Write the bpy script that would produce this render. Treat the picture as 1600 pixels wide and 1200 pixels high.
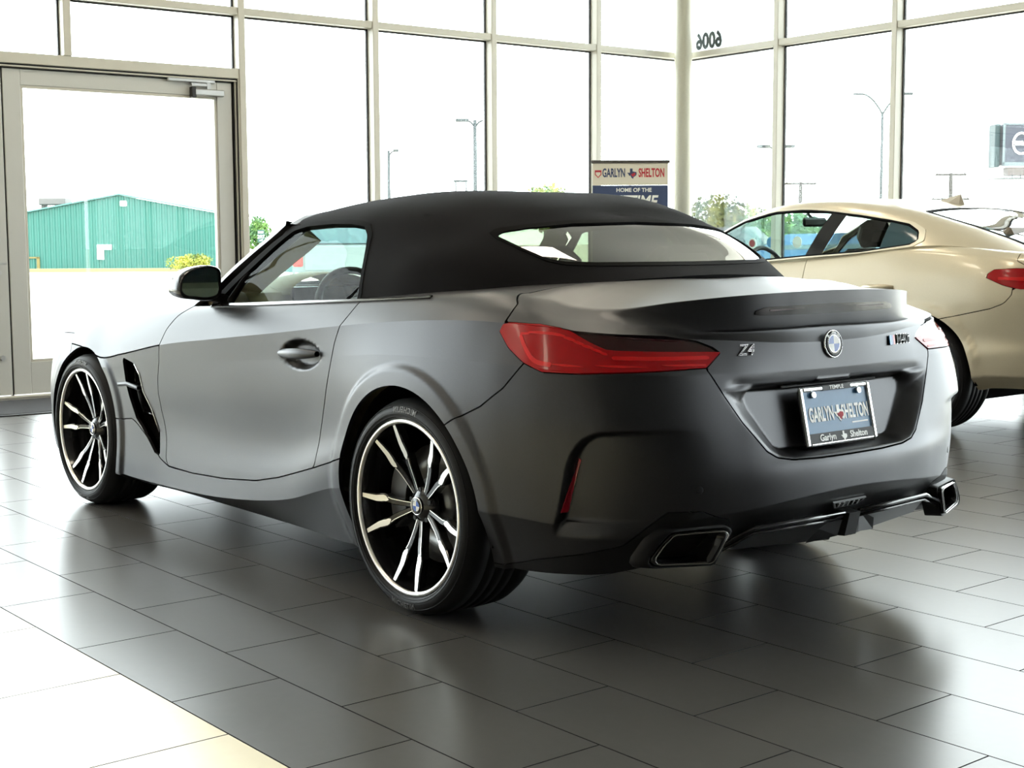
import bpy, math, random
import numpy as np
from mathutils import Vector, Matrix

# ------------------------------------------------------------------ scene
for o in list(bpy.data.objects):
    bpy.data.objects.remove(o, do_unlink=True)
scn = bpy.context.scene
COL = scn.collection
rnd = random.Random(7)

# camera (metres; x = forward of the grey roadster, y = its left, z up)
CAM = Vector((-3.535, 3.376, 1.147))
YAW, PITCH, ROLL, FPX = -0.684626, 0.100236, -0.004832, 2226.25
cam_d = bpy.data.cameras.new('camera')
cam = bpy.data.objects.new('camera', cam_d)
COL.objects.link(cam)
_f = Vector((math.cos(YAW)*math.cos(PITCH), math.sin(YAW)*math.cos(PITCH), -math.sin(PITCH)))
_r = Vector((math.sin(YAW), -math.cos(YAW), 0))
_u = _r.cross(_f)
_r2 = _r*math.cos(ROLL) + _u*math.sin(ROLL)
_u2 = -_r*math.sin(ROLL) + _u*math.cos(ROLL)
M = Matrix.Identity(4)
for i in range(3):
    M[i][0], M[i][1], M[i][2], M[i][3] = _r2[i], _u2[i], -_f[i], CAM[i]
cam.matrix_world = M
cam_d.sensor_width = 36.0
cam_d.sensor_fit = 'HORIZONTAL'
cam_d.lens = 36.0*FPX/1600.0
cam_d.clip_start, cam_d.clip_end = 0.05, 600
scn.camera = cam

# sky, sun, exposure
world = bpy.data.worlds.new('sky')
scn.world = world
world.use_nodes = True
bg = world.node_tree.nodes['Background']
bg.inputs['Color'].default_value = (0.93, 0.97, 1.0, 1)
bg.inputs['Strength'].default_value = 11.0
sun_d = bpy.data.lights.new('sun', 'SUN')
sun_d.energy = 1.5
sun_d.angle = 0.05
sun_d.color = (1.0, 0.95, 0.86)
sun = bpy.data.objects.new('sun', sun_d)
COL.objects.link(sun)
sun.rotation_euler = (math.radians(38), 0, math.radians(-55))
scn.view_settings.view_transform = 'Standard'
scn.view_settings.look = 'None'
scn.view_settings.gamma = 1.0
scn.view_settings.use_curve_mapping = False
scn.view_settings.exposure = 0.0

# ------------------------------------------------------------------ helpers
MATS = {}
def mat(name, col, rough=0.5, metal=0.0, spec=0.5, noise=0.0, nscale=40.0, coat=0.0, bump=0.0, bscale=200.0,
        emit=None, estr=0.0, crough=0.05, sheen=0.0):
    if name in MATS: return MATS[name]
    m = bpy.data.materials.new(name); m.use_nodes = True
    nt = m.node_tree; b = nt.nodes['Principled BSDF']
    b.inputs['Base Color'].default_value = (*col, 1)
    b.inputs['Roughness'].default_value = rough
    b.inputs['Metallic'].default_value = metal
    b.inputs['Specular IOR Level'].default_value = spec
    b.inputs['Coat Weight'].default_value = coat
    b.inputs['Coat Roughness'].default_value = crough
    b.inputs['Sheen Weight'].default_value = sheen
    if emit:
        b.inputs['Emission Color'].default_value = (*emit, 1)
        b.inputs['Emission Strength'].default_value = estr
    if noise > 0 or bump > 0:
        tc = nt.nodes.new('ShaderNodeTexCoord')
    if noise > 0:
        n = nt.nodes.new('ShaderNodeTexNoise'); n.inputs['Scale'].default_value = nscale; n.inputs['Detail'].default_value = 4
        nt.links.new(tc.outputs['Object'], n.inputs['Vector'])
        mx = nt.nodes.new('ShaderNodeMix'); mx.data_type = 'RGBA'
        mx.inputs[6].default_value = (*[c*(1-noise) for c in col], 1)
        mx.inputs[7].default_value = (*[min(1, c*(1+noise)) for c in col], 1)
        nt.links.new(n.outputs['Fac'], mx.inputs[0])
        nt.links.new(mx.outputs[2], b.inputs['Base Color'])
    if bump > 0:
        n2 = nt.nodes.new('ShaderNodeTexNoise'); n2.inputs['Scale'].default_value = bscale; n2.inputs['Detail'].default_value = 3
        nt.links.new(tc.outputs['Object'], n2.inputs['Vector'])
        bp = nt.nodes.new('ShaderNodeBump'); bp.inputs['Strength'].default_value = bump; bp.inputs['Distance'].default_value = 0.01
        nt.links.new(n2.outputs['Fac'], bp.inputs['Height'])
        nt.links.new(bp.outputs['Normal'], b.inputs['Normal'])
    MATS[name] = m
    return m

def glassmat(name, tint=(1, 1, 1), refl=0.06, rough=0.0, dark=1.0):
    """thin sheet glass: lets light straight through, mirrors a little (more at a grazing angle)"""
    if name in MATS: return MATS[name]
    m = bpy.data.materials.new(name); m.use_nodes = True
    nt = m.node_tree
    for n in list(nt.nodes): nt.nodes.remove(n)
    out = nt.nodes.new('ShaderNodeOutputMaterial')
    tr = nt.nodes.new('ShaderNodeBsdfTransparent'); tr.inputs['Color'].default_value = (*[c*dark for c in tint], 1)
    gl = nt.nodes.new('ShaderNodeBsdfGlossy'); gl.inputs['Roughness'].default_value = rough
    fr = nt.nodes.new('ShaderNodeFresnel'); fr.inputs['IOR'].default_value = 1.45
    mu = nt.nodes.new('ShaderNodeMath'); mu.operation = 'MULTIPLY'; mu.inputs[1].default_value = refl/0.04
    mu.use_clamp = True
    nt.links.new(fr.outputs[0], mu.inputs[0])
    mix = nt.nodes.new('ShaderNodeMixShader')
    nt.links.new(mu.outputs[0], mix.inputs[0]); nt.links.new(tr.outputs[0], mix.inputs[1]); nt.links.new(gl.outputs[0], mix.inputs[2])
    nt.links.new(mix.outputs[0], out.inputs[0])
    MATS[name] = m
    return m

def tag(o, label=None, cat=None, group=None, kind=None):
    if label: o['label'] = label
    if cat: o['category'] = cat
    if group: o['group'] = group
    if kind: o['kind'] = kind
    return o

def empty(name, loc=(0, 0, 0), rz=0.0, parent=None):
    o = bpy.data.objects.new(name, None); COL.objects.link(o)
    o.empty_display_size = 0.2
    o.location = loc; o.rotation_euler = (0, 0, rz)
    if parent: o.parent = parent
    return o

def link_mesh(name, me, m, parent=None, loc=None, rot=None, mw=None):
    o = bpy.data.objects.new(name, me); COL.objects.link(o)
    if m is not None and len(me.materials) == 0: me.materials.append(m)
    if parent: o.parent = parent
    if loc: o.location = loc
    if rot: o.rotation_euler = rot
    if mw is not None: o.matrix_world = mw
    return o

class MB:
    """collects simple solids; build() links them as one mesh object"""
    def __init__(s): s.v = []; s.f = []; s.sm = []
    def add(s, vs, fs, smooth=False, M=None):
        b = len(s.v)
        if M is not None: vs = [tuple(M @ Vector(v)) for v in vs]
        s.v += [tuple(map(float, v)) for v in vs]
        s.f += [tuple(int(b+i) for i in f) for f in fs]
        s.sm += [smooth]*len(fs)
        return s
    def box(s, a, b, M=None, bev=0.0):
        x0, y0, z0 = a; x1, y1, z1 = b
        if x0 > x1: x0, x1 = x1, x0
        if y0 > y1: y0, y1 = y1, y0
        if z0 > z1: z0, z1 = z1, z0
        if bev <= 0:
            vs = [(x0,y0,z0),(x1,y0,z0),(x1,y1,z0),(x0,y1,z0),(x0,y0,z1),(x1,y0,z1),(x1,y1,z1),(x0,y1,z1)]
            fs = [(0,3,2,1),(4,5,6,7),(0,1,5,4),(1,2,6,5),(2,3,7,6),(3,0,4,7)]
            return s.add(vs, fs, False, M)
        c = min(bev, (x1-x0)/2.01, (y1-y0)/2.01, (z1-z0)/2.01)
        vs = []; key = {}
        def P(i, j, k, ax):
            x = (x0, x1)[i]; y = (y0, y1)[j]; z = (z0, z1)[k]
            sx = c if i == 0 else -c; sy = c if j == 0 else -c; sz = c if k == 0 else -c
            if ax != 0: x += sx
            if ax != 1: y += sy
            if ax != 2: z += sz
            vs.append((x, y, z)); key[(i, j, k, ax)] = len(vs)-1
        for i in (0, 1):
            for j in (0, 1):
                for k in (0, 1):
                    for ax in (0, 1, 2): P(i, j, k, ax)
        fs = []
        K = key
        for ax in (0, 1, 2):
            for sd in (0, 1):
                q = []
                for (p, r) in ((0,0),(1,0),(1,1),(0,1)):
                    idx = [0,0,0]; o1, o2 = [a_ for a_ in (0,1,2) if a_ != ax]
                    idx[ax] = sd; idx[o1] = p; idx[o2] = r
                    q.append(K[(*idx, ax)])
                fs.append(tuple(q))
        for ax in (0, 1, 2):
            o1, o2 = [a_ for a_ in (0,1,2) if a_ != ax]
            for p in (0, 1):
                for r in (0, 1):
                    q = []
                    for e, axs in ((0, o1), (1, o1), (1, o2), (0, o2)):
                        idx = [0,0,0]; idx[ax] = e; idx[o1] = p; idx[o2] = r
                        q.append(K[(*idx, axs)])
                    fs.append(tuple(q))
        for i in (0,1):
            for j in (0,1):
                for k in (0,1): fs.append((K[(i,j,k,0)],K[(i,j,k,1)],K[(i,j,k,2)]))
        # orient outward (convex solid)
        cen = Vector(((x0+x1)/2,(y0+y1)/2,(z0+z1)/2)); of = []
        for f in fs:
            a_, b_, c_ = (Vector(vs[f[0]]), Vector(vs[f[1]]), Vector(vs[f[2]]))
            n = (b_-a_).cross(c_-a_)
            of.append(f if n.dot(a_-cen) >= 0 else tuple(reversed(f)))
        return s.add(vs, of, False, M)
    def cyl(s, p0, p1, r0, r1=None, n=16, cap=True, smooth=True):
        if r1 is None: r1 = r0
        p0 = Vector(p0); p1 = Vector(p1); d = (p1-p0).normalized()
        a = d.orthogonal().normalized(); b = d.cross(a)
        vs = []; fs = []
        for i in range(n):
            t = 2*math.pi*i/n; e = a*math.cos(t)+b*math.sin(t)
            vs.append(p0+e*r0); vs.append(p1+e*r1)
        for i in range(n):
            j = (i+1) % n; fs.append((2*i, 2*j, 2*j+1, 2*i+1))
        s.add(vs, fs, smooth)
        if cap:
            base = len(s.v)-2*n
            s.f.append(tuple(base+2*i for i in reversed(range(n)))); s.sm.append(False)
            s.f.append(tuple(base+2*i+1 for i in range(n))); s.sm.append(False)
        return s
    def tube(s, pts, r, n=8, close=False, cap=True):
        pts = [Vector(p) for p in pts]; m = len(pts)
        rr = r if isinstance(r, (list, tuple)) else [r]*m
        vs = []; fs = []; up = None
        for i in range(m):
            if close: d = pts[(i+1) % m]-pts[i-1]
            else: d = pts[min(i+1, m-1)]-pts[max(i-1, 0)]
            d.normalize()
            if up is None: a = d.orthogonal().normalized()
            else:
                a = up-d*up.dot(d); a.normalize()
            up = a; b = d.cross(a)
            for k in range(n):
                t = 2*math.pi*k/n
                vs.append(pts[i]+(a*math.cos(t)+b*math.sin(t))*rr[i])
        for i in range(m if close else m-1):
            i2 = (i+1) % m
            for k in range(n):
                k2 = (k+1) % n
                fs.append((i*n+k, i*n+k2, i2*n+k2, i2*n+k))
        s.add(vs, fs, True)
        if cap and not close:
            base = len(s.v)-m*n
            s.f.append(tuple(base+k for k in reversed(range(n)))); s.sm.append(False)
            s.f.append(tuple(base+(m-1)*n+k for k in range(n))); s.sm.append(False)
        return s
    def prism(s, poly, d0, d1, M=None):
        """poly in (x,y), extruded along z from d0 to d1"""
        n = len(poly)
        ar = sum(poly[i][0]*poly[(i+1) % n][1]-poly[(i+1) % n][0]*poly[i][1] for i in range(n))
        if ar < 0: poly = poly[::-1]
        if d0 > d1: d0, d1 = d1, d0
        vs = [(x, y, d0) for x, y in poly]+[(x, y, d1) for x, y in poly]
        fs = [tuple(reversed(range(n))), tuple(range(n, 2*n))]+[(i, (i+1) % n, n+(i+1) % n, n+i) for i in range(n)]
        return s.add(vs, fs, False, M)
    def lathe(s, prof, n=48, M=None, close=False):
        """prof list of (r, h); axis z"""
        m = len(prof); vs = []; fs = []
        for i in range(n):
            t = 2*math.pi*i/n
            for r, h in prof: vs.append((r*math.cos(t), r*math.sin(t), h))
        mm = m if close else m-1
        for i in range(n):
            j = (i+1) % n
            for k in range(mm):
                k2 = (k+1) % m
                fs.append((i*m+k, j*m+k, j*m+k2, i*m+k2))
        return s.add(vs, fs, True, M)
    def mesh(s, name):
        me = bpy.data.meshes.new(name)
        me.from_pydata(s.v, [], s.f)
        me.polygons.foreach_set('use_smooth', s.sm)
        me.update()
        return me
    def build(s, name, m, parent=None, **k):
        return link_mesh(name, s.mesh(name), m, parent, **k)

def copy_tree(o, parent=None):
    c = o.copy(); COL.objects.link(c)
    if parent is not None: c.parent = parent
    for ch in list(o.children):
        copy_tree(ch, c)
    return c

def text_mesh(txt, size=1.0, depth=0.0, shear=0.0, bold=0.0, space=1.0, sx=1.0):
    """a mesh of the words (built-in font), centred on the origin in the xy plane"""
    cu = bpy.data.curves.new('txt', 'FONT'); cu.body = txt; cu.size = size; cu.extrude = depth; cu.shear = shear
    cu.offset = bold; cu.space_character = space; cu.align_x = 'CENTER'; cu.align_y = 'CENTER'; cu.resolution_u = 3
    to = bpy.data.objects.new('txt', cu)
    COL.objects.link(to)
    dg = bpy.context.evaluated_depsgraph_get()
    me = bpy.data.meshes.new_from_object(to.evaluated_get(dg))
    bpy.data.objects.remove(to, do_unlink=True)
    if sx != 1.0:
        for v in me.vertices: v.co.x *= sx
    return me

def frame_matrix(origin, ex, ey):
    """matrix whose x axis is ex, y axis is ey"""
    ex = Vector(ex).normalized(); ey = Vector(ey); ey = (ey-ex*ex.dot(ey)).normalized(); ez = ex.cross(ey)
    m = Matrix.Identity(4)
    for i in range(3): m[i][0], m[i][1], m[i][2], m[i][3] = ex[i], ey[i], ez[i], origin[i]
    return m
# ------------------------------------------------------------------ room frame: corner O, s along front wall, t along right wall
WA = math.radians(87.94)
O2 = Vector((6.70, -7.236))
AS = Vector((math.cos(WA), math.sin(WA)))        # along the glazed front wall, away from the corner
BT = Vector((-math.sin(WA), math.cos(WA)))       # along the glazed right wall, into the room
ROOM = Matrix(((AS.x, BT.x, 0, O2.x), (AS.y, BT.y, 0, O2.y), (0, 0, 1, 0), (0, 0, 0, 1)))
def W(s, t, z=0.0): return ROOM @ Vector((s, t, z))
CEIL = 5.2
S_MAX, T_MAX = 16.5, 17.0

# floor tiles: running bond 0.309 x 0.607 m, a cream field beyond one course
TILE_W, TILE_L = 0.30925, 0.607
FTH = -0.00346
FM = Matrix.Translation((CAM.x, CAM.y, 0)) @ Matrix.Rotation(FTH, 4, 'Z')
Y0 = -4.92087*TILE_W
def tilemat(name, c0, c1, rough):
    m = bpy.data.materials.new(name); m.use_nodes = True
    nt = m.node_tree; b = nt.nodes['Principled BSDF']
    tc = nt.nodes.new('ShaderNodeTexCoord'); oi = nt.nodes.new('ShaderNodeObjectInfo')
    n = nt.nodes.new('ShaderNodeTexNoise'); n.inputs['Scale'].default_value = 30; n.inputs['Detail'].default_value = 2
    n2 = nt.nodes.new('ShaderNodeTexNoise'); n2.inputs['Scale'].default_value = 3.0; n2.inputs['Detail'].default_value = 5
    geo = nt.nodes.new('ShaderNodeNewGeometry')
    nt.links.new(geo.outputs['Position'], n.inputs['Vector']); nt.links.new(geo.outputs['Position'], n2.inputs['Vector'])
    ad = nt.nodes.new('ShaderNodeMath'); ad.operation = 'MULTIPLY_ADD'; ad.inputs[1].default_value = 0.55
    nt.links.new(n2.outputs['Fac'], ad.inputs[0])
    ml = nt.nodes.new('ShaderNodeMath'); ml.operation = 'MULTIPLY'; ml.inputs[1].default_value = 0.45
    nt.links.new(n.outputs['Fac'], ml.inputs[0]); nt.links.new(ml.outputs[0], ad.inputs[2])
    mx = nt.nodes.new('ShaderNodeMix'); mx.data_type = 'RGBA'
    mx.inputs[6].default_value = (*c0, 1); mx.inputs[7].default_value = (*c1, 1)
    nt.links.new(ad.outputs[0], mx.inputs[0]); nt.links.new(mx.outputs[2], b.inputs['Base Color'])
    b.inputs['IOR'].default_value = 1.65
    rr = nt.nodes.new('ShaderNodeMath'); rr.operation = 'MULTIPLY_ADD'; rr.inputs[1].default_value = 0.02; rr.inputs[2].default_value = rough
    nt.links.new(n2.outputs['Fac'], rr.inputs[0]); nt.links.new(rr.outputs[0], b.inputs['Roughness'])
    MATS[name] = m
    return m
TGREY = tilemat('grey_porcelain', (0.056, 0.054, 0.051), (0.092, 0.088, 0.083), 0.28)
TCREAM = tilemat('cream_porcelain', (0.80, 0.72, 0.50), (0.92, 0.84, 0.62), 0.28)
GROUT = mat('grout', (0.012, 0.012, 0.013), 0.9)
fl = MB()
fl.add([tuple(W(-0.2, -0.2, -0.004)), tuple(W(S_MAX, -0.2, -0.004)), tuple(W(S_MAX, T_MAX, -0.004)), tuple(W(-0.2, T_MAX, -0.004)),
        tuple(W(-0.2, -0.2, -0.15)), tuple(W(S_MAX, -0.2, -0.15)), tuple(W(S_MAX, T_MAX, -0.15)), tuple(W(-0.2, T_MAX, -0.15))],
       [(0, 3, 2, 1)[::-1] if False else (0, 1, 2, 3), (7, 6, 5, 4), (0, 4, 5, 1), (1, 5, 6, 2), (2, 6, 7, 3), (3, 7, 4, 0)])
floor = fl.build('floor', GROUT)
tag(floor, 'dark grey porcelain tiles laid in running bond over the showroom floor', None, None, 'structure')
def tile_mesh(name, lx, ly, m):
    g = 0.0022; b = MB(); c = 0.0
    b.add([(g, g, -0.004), (lx-g, g, -0.004), (lx-g, ly-g, -0.004), (g, ly-g, -0.004),
           (g, g, 0), (lx-g, g, 0), (lx-g, ly-g, 0), (g, ly-g, 0)],
          [(4, 5, 6, 7), (0, 1, 5, 4), (1, 2, 6, 5), (2, 3, 7, 6), (3, 0, 4, 7)])
    me = b.mesh(name); me.materials.append(m); me.materials.append(GROUT)
    for p_ in me.polygons: p_.material_index = 0 if p_.index == 0 else 1
    return me
ME_T = tile_mesh('tile', TILE_L, TILE_W, TGREY)
ME_C = tile_mesh('tile_cream', TILE_L, 2*TILE_W, TCREAM)
RI = ROOM.inverted()
FMI = FM.inverted()
tiles = []
for k in range(-14, 48):
    if k < 0 and k % 2: continue
    cream = k < 0
    y = Y0-(k+1)*TILE_W if not cream else Y0-(k+2)*TILE_W
    ph = 3.24 if k % 2 == 0 else 3.24+TILE_L/2
    if cream: ph = 3.545
    for j in range(-30, 40):
        x = ph+j*TILE_L
        cx, cy = x+TILE_L/2, y+(TILE_W/2 if not cream else TILE_W)
        p = FM @ Vector((cx, cy, 0)); q = RI @ p
        if q.x < -0.1 or q.y < -0.1 or q.x > S_MAX-0.3 or q.y > T_MAX-0.3: continue
        d = p-CAM
        z = d.dot(_f)
        if z < 0.6: continue
        px = d.dot(_r2)/z*FPX; py = d.dot(_u2)/z*FPX
        big = abs(px) < 860 and -660 < py < 400
        tiles.append((big, 1.0/(z*z*z), x, y, cream))
vis = sorted([t for t in tiles if t[0]], key=lambda t: -t[1])
single, rest = vis[:299], vis[299:]+[t for t in tiles if not t[0] and t[1] > 1.0/(14.0**3)]
for t in single:
    o = link_mesh('tile', ME_C if t[4] else ME_T, None)
    o.matrix_world = FM @ Matrix.Translation((t[2], t[3], 0)); 
    o.parent = floor
rb, rc = MB(), MB()
for t in rest:
    src = ME_C if t[4] else ME_T
    (rc if t[4] else rb).add([v.co.copy() for v in src.vertices], [tuple(p.vertices) for p in src.polygons], False, FM @ Matrix.Translation((t[2], t[3], 0)))
for mb_, nm_, m_, lb_ in ((rb, 'tile_field', TGREY, None), (rc, 'cream_tile_field', TCREAM, 'cream tiles')):
    if mb_.v:
        o = mb_.build(nm_, m_, floor); o.data.materials.append(GROUT)
        for p_ in o.data.polygons: p_.material_index = 0 if p_.index % 5 == 0 else 1
        tag(o, lb_, kind='stuff')

# ------------------------------------------------------------------ glazed walls
ALU = mat('cream_aluminium', (0.52, 0.50, 0.43), 0.38, 0.0, noise=0.05, nscale=300)
ALUD = mat('door_aluminium', (0.50, 0.50, 0.47), 0.40, 0.0, noise=0.05, nscale=300)
GASK = mat('black_gasket', (0.012, 0.012, 0.012), 0.6)
PANE = glassmat('clear_pane', (0.97, 1.0, 0.99), 0.035)
wf = tag(empty('wall_front'), 'glazed front wall of tall panes between cream aluminium mullions', None, None, 'structure')
wr = tag(empty('wall_right'), 'glazed right wall of tall panes between cream aluminium mullions', None, None, 'structure')
DEP, MW = 0.13, 0.058
TZ = [(2.962, 3.02), (4.45, 4.51)]
def mull(parent, along, p0, z0, z1, name='mullion', w=MW, dep=DEP):
    b = MB()
    if along == 's': b.box((p0, -dep, z0), (p0+w, 0, z1), ROOM, 0.004)
    else: b.box((-dep, p0, z0), (0, p0+w, z1), ROOM, 0.004)
    o = b.build(name, ALU, parent)
    g = MB()
    for e in (-0.012, w):
        if along == 's': g.box((p0+e, -dep+0.012, z0), (p0+e+0.012, -dep+0.036, z1), ROOM)
        else: g.box((-dep+0.012, p0+e, z0), (-dep+0.036, p0+e+0.012, z1), ROOM)
    g.build('gasket', GASK, o)
    return o
def trans(parent, along, p0, p1, z0, z1, name='transom', dep=DEP):
    b = MB()
    if along == 's': b.box((p0, -dep, z0), (p1, -0.008, z1), ROOM, 0.004)
    else: b.box((-dep, p0, z0), (-0.008, p1, z1), ROOM, 0.004)
    o = b.build(name, ALU, parent)
    g = MB()
    for z in (z0-0.012, z1):
        if along == 's': g.box((p0, -dep+0.012, z), (p1, -dep+0.036, z+0.012), ROOM)
        else: g.box((-dep+0.012, p0, z), (-dep+0.036, p1, z+0.012), ROOM)
    g.build('gasket', GASK, o)
def pane(parent, along, p0, p1, z0, z1):
    b = MB()
    if along == 's': b.box((p0, -DEP+0.02, z0), (p1, -DEP+0.028, z1), ROOM)
    else: b.box((-DEP+0.02, p0, z0), (-DEP+0.028, p1, z1), ROOM)
    return b.build('glass_pane', PANE, parent)
# front wall: bays of 1.265 m to the entrance, then on beyond it
sm = [1.09, 2.345, 3.608, 4.872]
D0, D1, D2 = sm[3]+MW, 6.815, 8.60          # entrance opening: right jamb, meeting line, left jamb
far = [8.66+1.265*i for i in range(7)]
for s in sm+far: mull(wf, 's', s, 0.0, CEIL)
edges = [(0.0, sm[0])]+[(sm[i]+MW, sm[i+1]) for i in range(3)]
edges += [(far[i]+MW, far[i+1]) for i in range(6)]
for a, b in edges:
    for z0, z1 in TZ: trans(wf, 's', a, b, z0, z1)
    trans(wf, 's', a, b, 0.0, 0.10, 'sill')
    pane(wf, 's', a, b, 0.10, TZ[0][0]); pane(wf, 's', a, b, TZ[0][1], TZ[1][0]); pane(wf, 's', a, b, TZ[1][1], CEIL)
trans(wf, 's', D0, far[0], 2.455, 2.535, 'door_header', 0.16)
for z0, z1 in TZ: trans(wf, 's', D0, far[0], z0, z1)
for s in (6.30,): mull(wf, 's', s, 2.535, TZ[0][0]); mull(wf, 's', s, TZ[0][1], CEIL)
for a, b in ((D0, 6.30), (6.30+MW, far[0])):
    pane(wf, 's', a, b, 2.535, TZ[0][0]); pane(wf, 's', a, b, TZ[0][1], TZ[1][0]); pane(wf, 's', a, b, TZ[1][1], CEIL)
# right wall
tm = [1.205+1.365*i for i in range(12)]
for t in tm: mull(wr, 't', t, 0.0, CEIL)
ed = [(0.0, tm[0])]+[(tm[i]+MW, tm[i+1]) for i in range(11)]
for a, b in ed:
    for z0, z1 in TZ: trans(wr, 't', a, b, z0, z1)
    trans(wr, 't', a, b, 0.0, 0.10, 'sill')
    pane(wr, 't', a, b, 0.10, TZ[0][0]); pane(wr, 't', a, b, TZ[0][1], TZ[1][0]); pane(wr, 't', a, b, TZ[1][1], CEIL)
# round corner column
cm = MB(); c0 = W(0.13, 0.13)
cm.cyl((c0.x, c0.y, 0.0), (c0.x, c0.y, CEIL), 0.088, n=40)
colm = cm.build('column', mat('column_paint', (0.50, 0.49, 0.40), 0.5, noise=0.06, nscale=60))
bs = MB(); bs.cyl((c0.x, c0.y, 0.0), (c0.x, c0.y, 0.04), 0.11, n=40); bs.build('base_plate', ALU, colm)
tag(colm, 'slim round cream column in the corner where the glass walls meet', 'column')
# the rest of the shell (behind the camera): plaster walls, ceiling with added fill panels
PLAS = mat('dark_plaster', (0.07, 0.068, 0.066), 0.85, noise=0.03, nscale=20)  # back wall coloured dark so the unseen room throws back little light
b = MB(); b.box((-0.2, T_MAX, 0), (S_MAX, T_MAX+0.2, CEIL), ROOM); tag(b.build('wall_back', PLAS), 'plain plaster wall behind the camera', None, None, 'structure')
b = MB(); b.box((S_MAX, -0.2, 0), (S_MAX+0.2, T_MAX+0.2, CEIL), ROOM); tag(b.build('wall_left', mat('pale_plaster', (0.5, 0.48, 0.44), 0.85)), 'plain plaster wall at the left of the showroom', None, None, 'structure')
b = MB(); b.box((-1.6, -1.6, CEIL), (S_MAX+0.2, T_MAX+0.2, CEIL+0.3), ROOM); tag(b.build('ceiling', mat('ceiling_white', (0.45, 0.44, 0.43), 0.9)), 'flat white ceiling above the showroom', None, None, 'structure')

# warm fill light panels added under the unseen ceiling to brighten the room
FILLM = mat('fill_glow', (0.9, 0.9, 0.88), 0.5, emit=(1.0, 0.88, 0.70), estr=16.0)
for i in range(5):
    for j in range(2):
        s_, t_ = 3.2+2.9*i, 2.6+3.2*j
        o = empty('fill_panel', tuple(W(s_, t_, CEIL-0.03))); o.rotation_euler = (0, 0, WA)
        b = MB(); b.box((-0.62, -0.32, 0.0), (0.62, 0.32, 0.03), None, 0.005); b.build('frame', ALUD, o)
        b = MB(); b.box((-0.57, -0.27, -0.006), (0.57, 0.27, 0.001)); b.build('diffuser', FILLM, o)  # glowing face of the added fill panel
        tag(o, 'added ceiling fill light panel, %s row from the front glass, %s from the right glass' % (('first', 'second')[j], ('first', 'second', 'third', 'fourth', 'fifth')[i]), 'ceiling lamp', 'added fill lights')

# ------------------------------------------------------------------ entrance: two wide glazed leaves
def door_leaf(name, s0, s1, closer, label):
    d = tag(empty(name, tuple(W((s0+s1)/2, -0.07, 0.0))), label, None, None, 'structure')
    d.rotation_euler = (0, 0, WA)
    L = ROOM  # parts are given in room coordinates, moved under the leaf
    inv = (Matrix.Translation(W((s0+s1)/2, -0.07, 0.0)) @ Matrix.Rotation(WA, 4, 'Z')).inverted() @ ROOM
    def part(nm, boxes, m, bev=0.004):
        b = MB()
        for a_, c_ in boxes: b.box(a_, c_, inv, bev)
        return b.build(nm, m, d)
    z1 = 2.42; st = 0.135
    part('stile', [((s0+0.006, -0.11, 0.02), (s0+st, -0.05, z1))], ALUD)
    part('stile', [((s1-st, -0.11, 0.02), (s1-0.006, -0.05, z1))], ALUD)
    part('top_rail', [((s0+st, -0.108, z1-0.115), (s1-st, -0.052, z1))], ALUD)
    part('bottom_rail', [((s0+st, -0.108, 0.02), (s1-st, -0.052, 0.26))], ALUD)
    part('glass_bead', [((s0+st, -0.102, 0.26), (s0+st+0.02, -0.058, z1-0.115)), ((s1-st-0.02, -0.102, 0.26), (s1-st, -0.058, z1-0.115)),
                        ((s0+st, -0.102, 0.26), (s1-st, -0.058, 0.28)), ((s0+st, -0.102, z1-0.135), (s1-st, -0.058, z1-0.115))], ALU, 0.002)
    part('glass_pane', [((s0+st+0.01, -0.084, 0.27), (s1-st-0.01, -0.076, z1-0.12))], PANE, 0)
    part('gasket', [((s0-0.004, -0.10, 0.01), (s0+0.006, -0.06, z1+0.01)), ((s1-0.006, -0.10, 0.01), (s1+0.004, -0.06, z1+0.01)), ((s0, -0.10, z1), (s1, -0.06, z1+0.012))], GASK, 0)
    if closer:
        b = MB(); b.box((s0+0.09, -0.05, z1-0.115), (s0+0.34, 0.0, z1-0.065), inv, 0.006)
        c = b.build('door_closer', mat('brushed_steel', (0.55, 0.55, 0.54), 0.3, 0.9), d)
        a = MB(); a.box((s0+0.16, -0.045, z1-0.015), (s0+0.56, -0.02, z1+0.012), inv, 0.004); a.build('slide_rail', MATS['brushed_steel'], c)
        a = MB(); a.box((s0+0.20, -0.035, z1-0.07), (s0+0.23, -0.022, z1-0.0), inv); a.box((s0+0.2, -0.034, z1-0.04), (s0+0.36, -0.024, z1-0.02), inv); a.build('closer_arm', MATS['brushed_steel'], c)
        a = MB(); a.box((s0+0.33, -0.052, z1-0.135), (s0+0.37, -0.002, z1-0.05), inv, 0.004); a.build('end_cap', GASK, c)
    else:
        a = MB()
        for z in (1.17, 0.93, 0.30):
            a.cyl(inv @ Vector((s0+0.07, -0.05, z)), inv @ Vector((s0+0.07, -0.038, z)), 0.016 if z > 0.5 else 0.02, n=16)
        a.box((s0+0.02, -0.05, 0.995), (s0+0.14, -0.046, 1.003), inv)
        a.build('lock_cylinder', MATS['brushed_steel'], d)
    return d
door_leaf('door_1', D0+0.045, D1, True, 'wide glass door leaf with steel closer')
door_leaf('door_2', D1, D2, False, 'neighbouring glass door leaf with lock cylinders at the left edge')
fr = MB()
fr.box((D0, -0.13, 0), (D0+0.012, -0.01, 2.46), ROOM); fr.box((D0+0.02, -0.12, 0), (D0+0.032, -0.03, 2.45), ROOM)
fr.box((D0, -0.12, 2.432), (far[0], -0.02, 2.442), ROOM); fr.box((D2+0.01, -0.13, 0), (far[0], -0.01, 2.46), ROOM)
tag(fr.build('trim_1', ALU), 'stepped aluminium frame around the entrance', None, None, 'structure')
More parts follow.
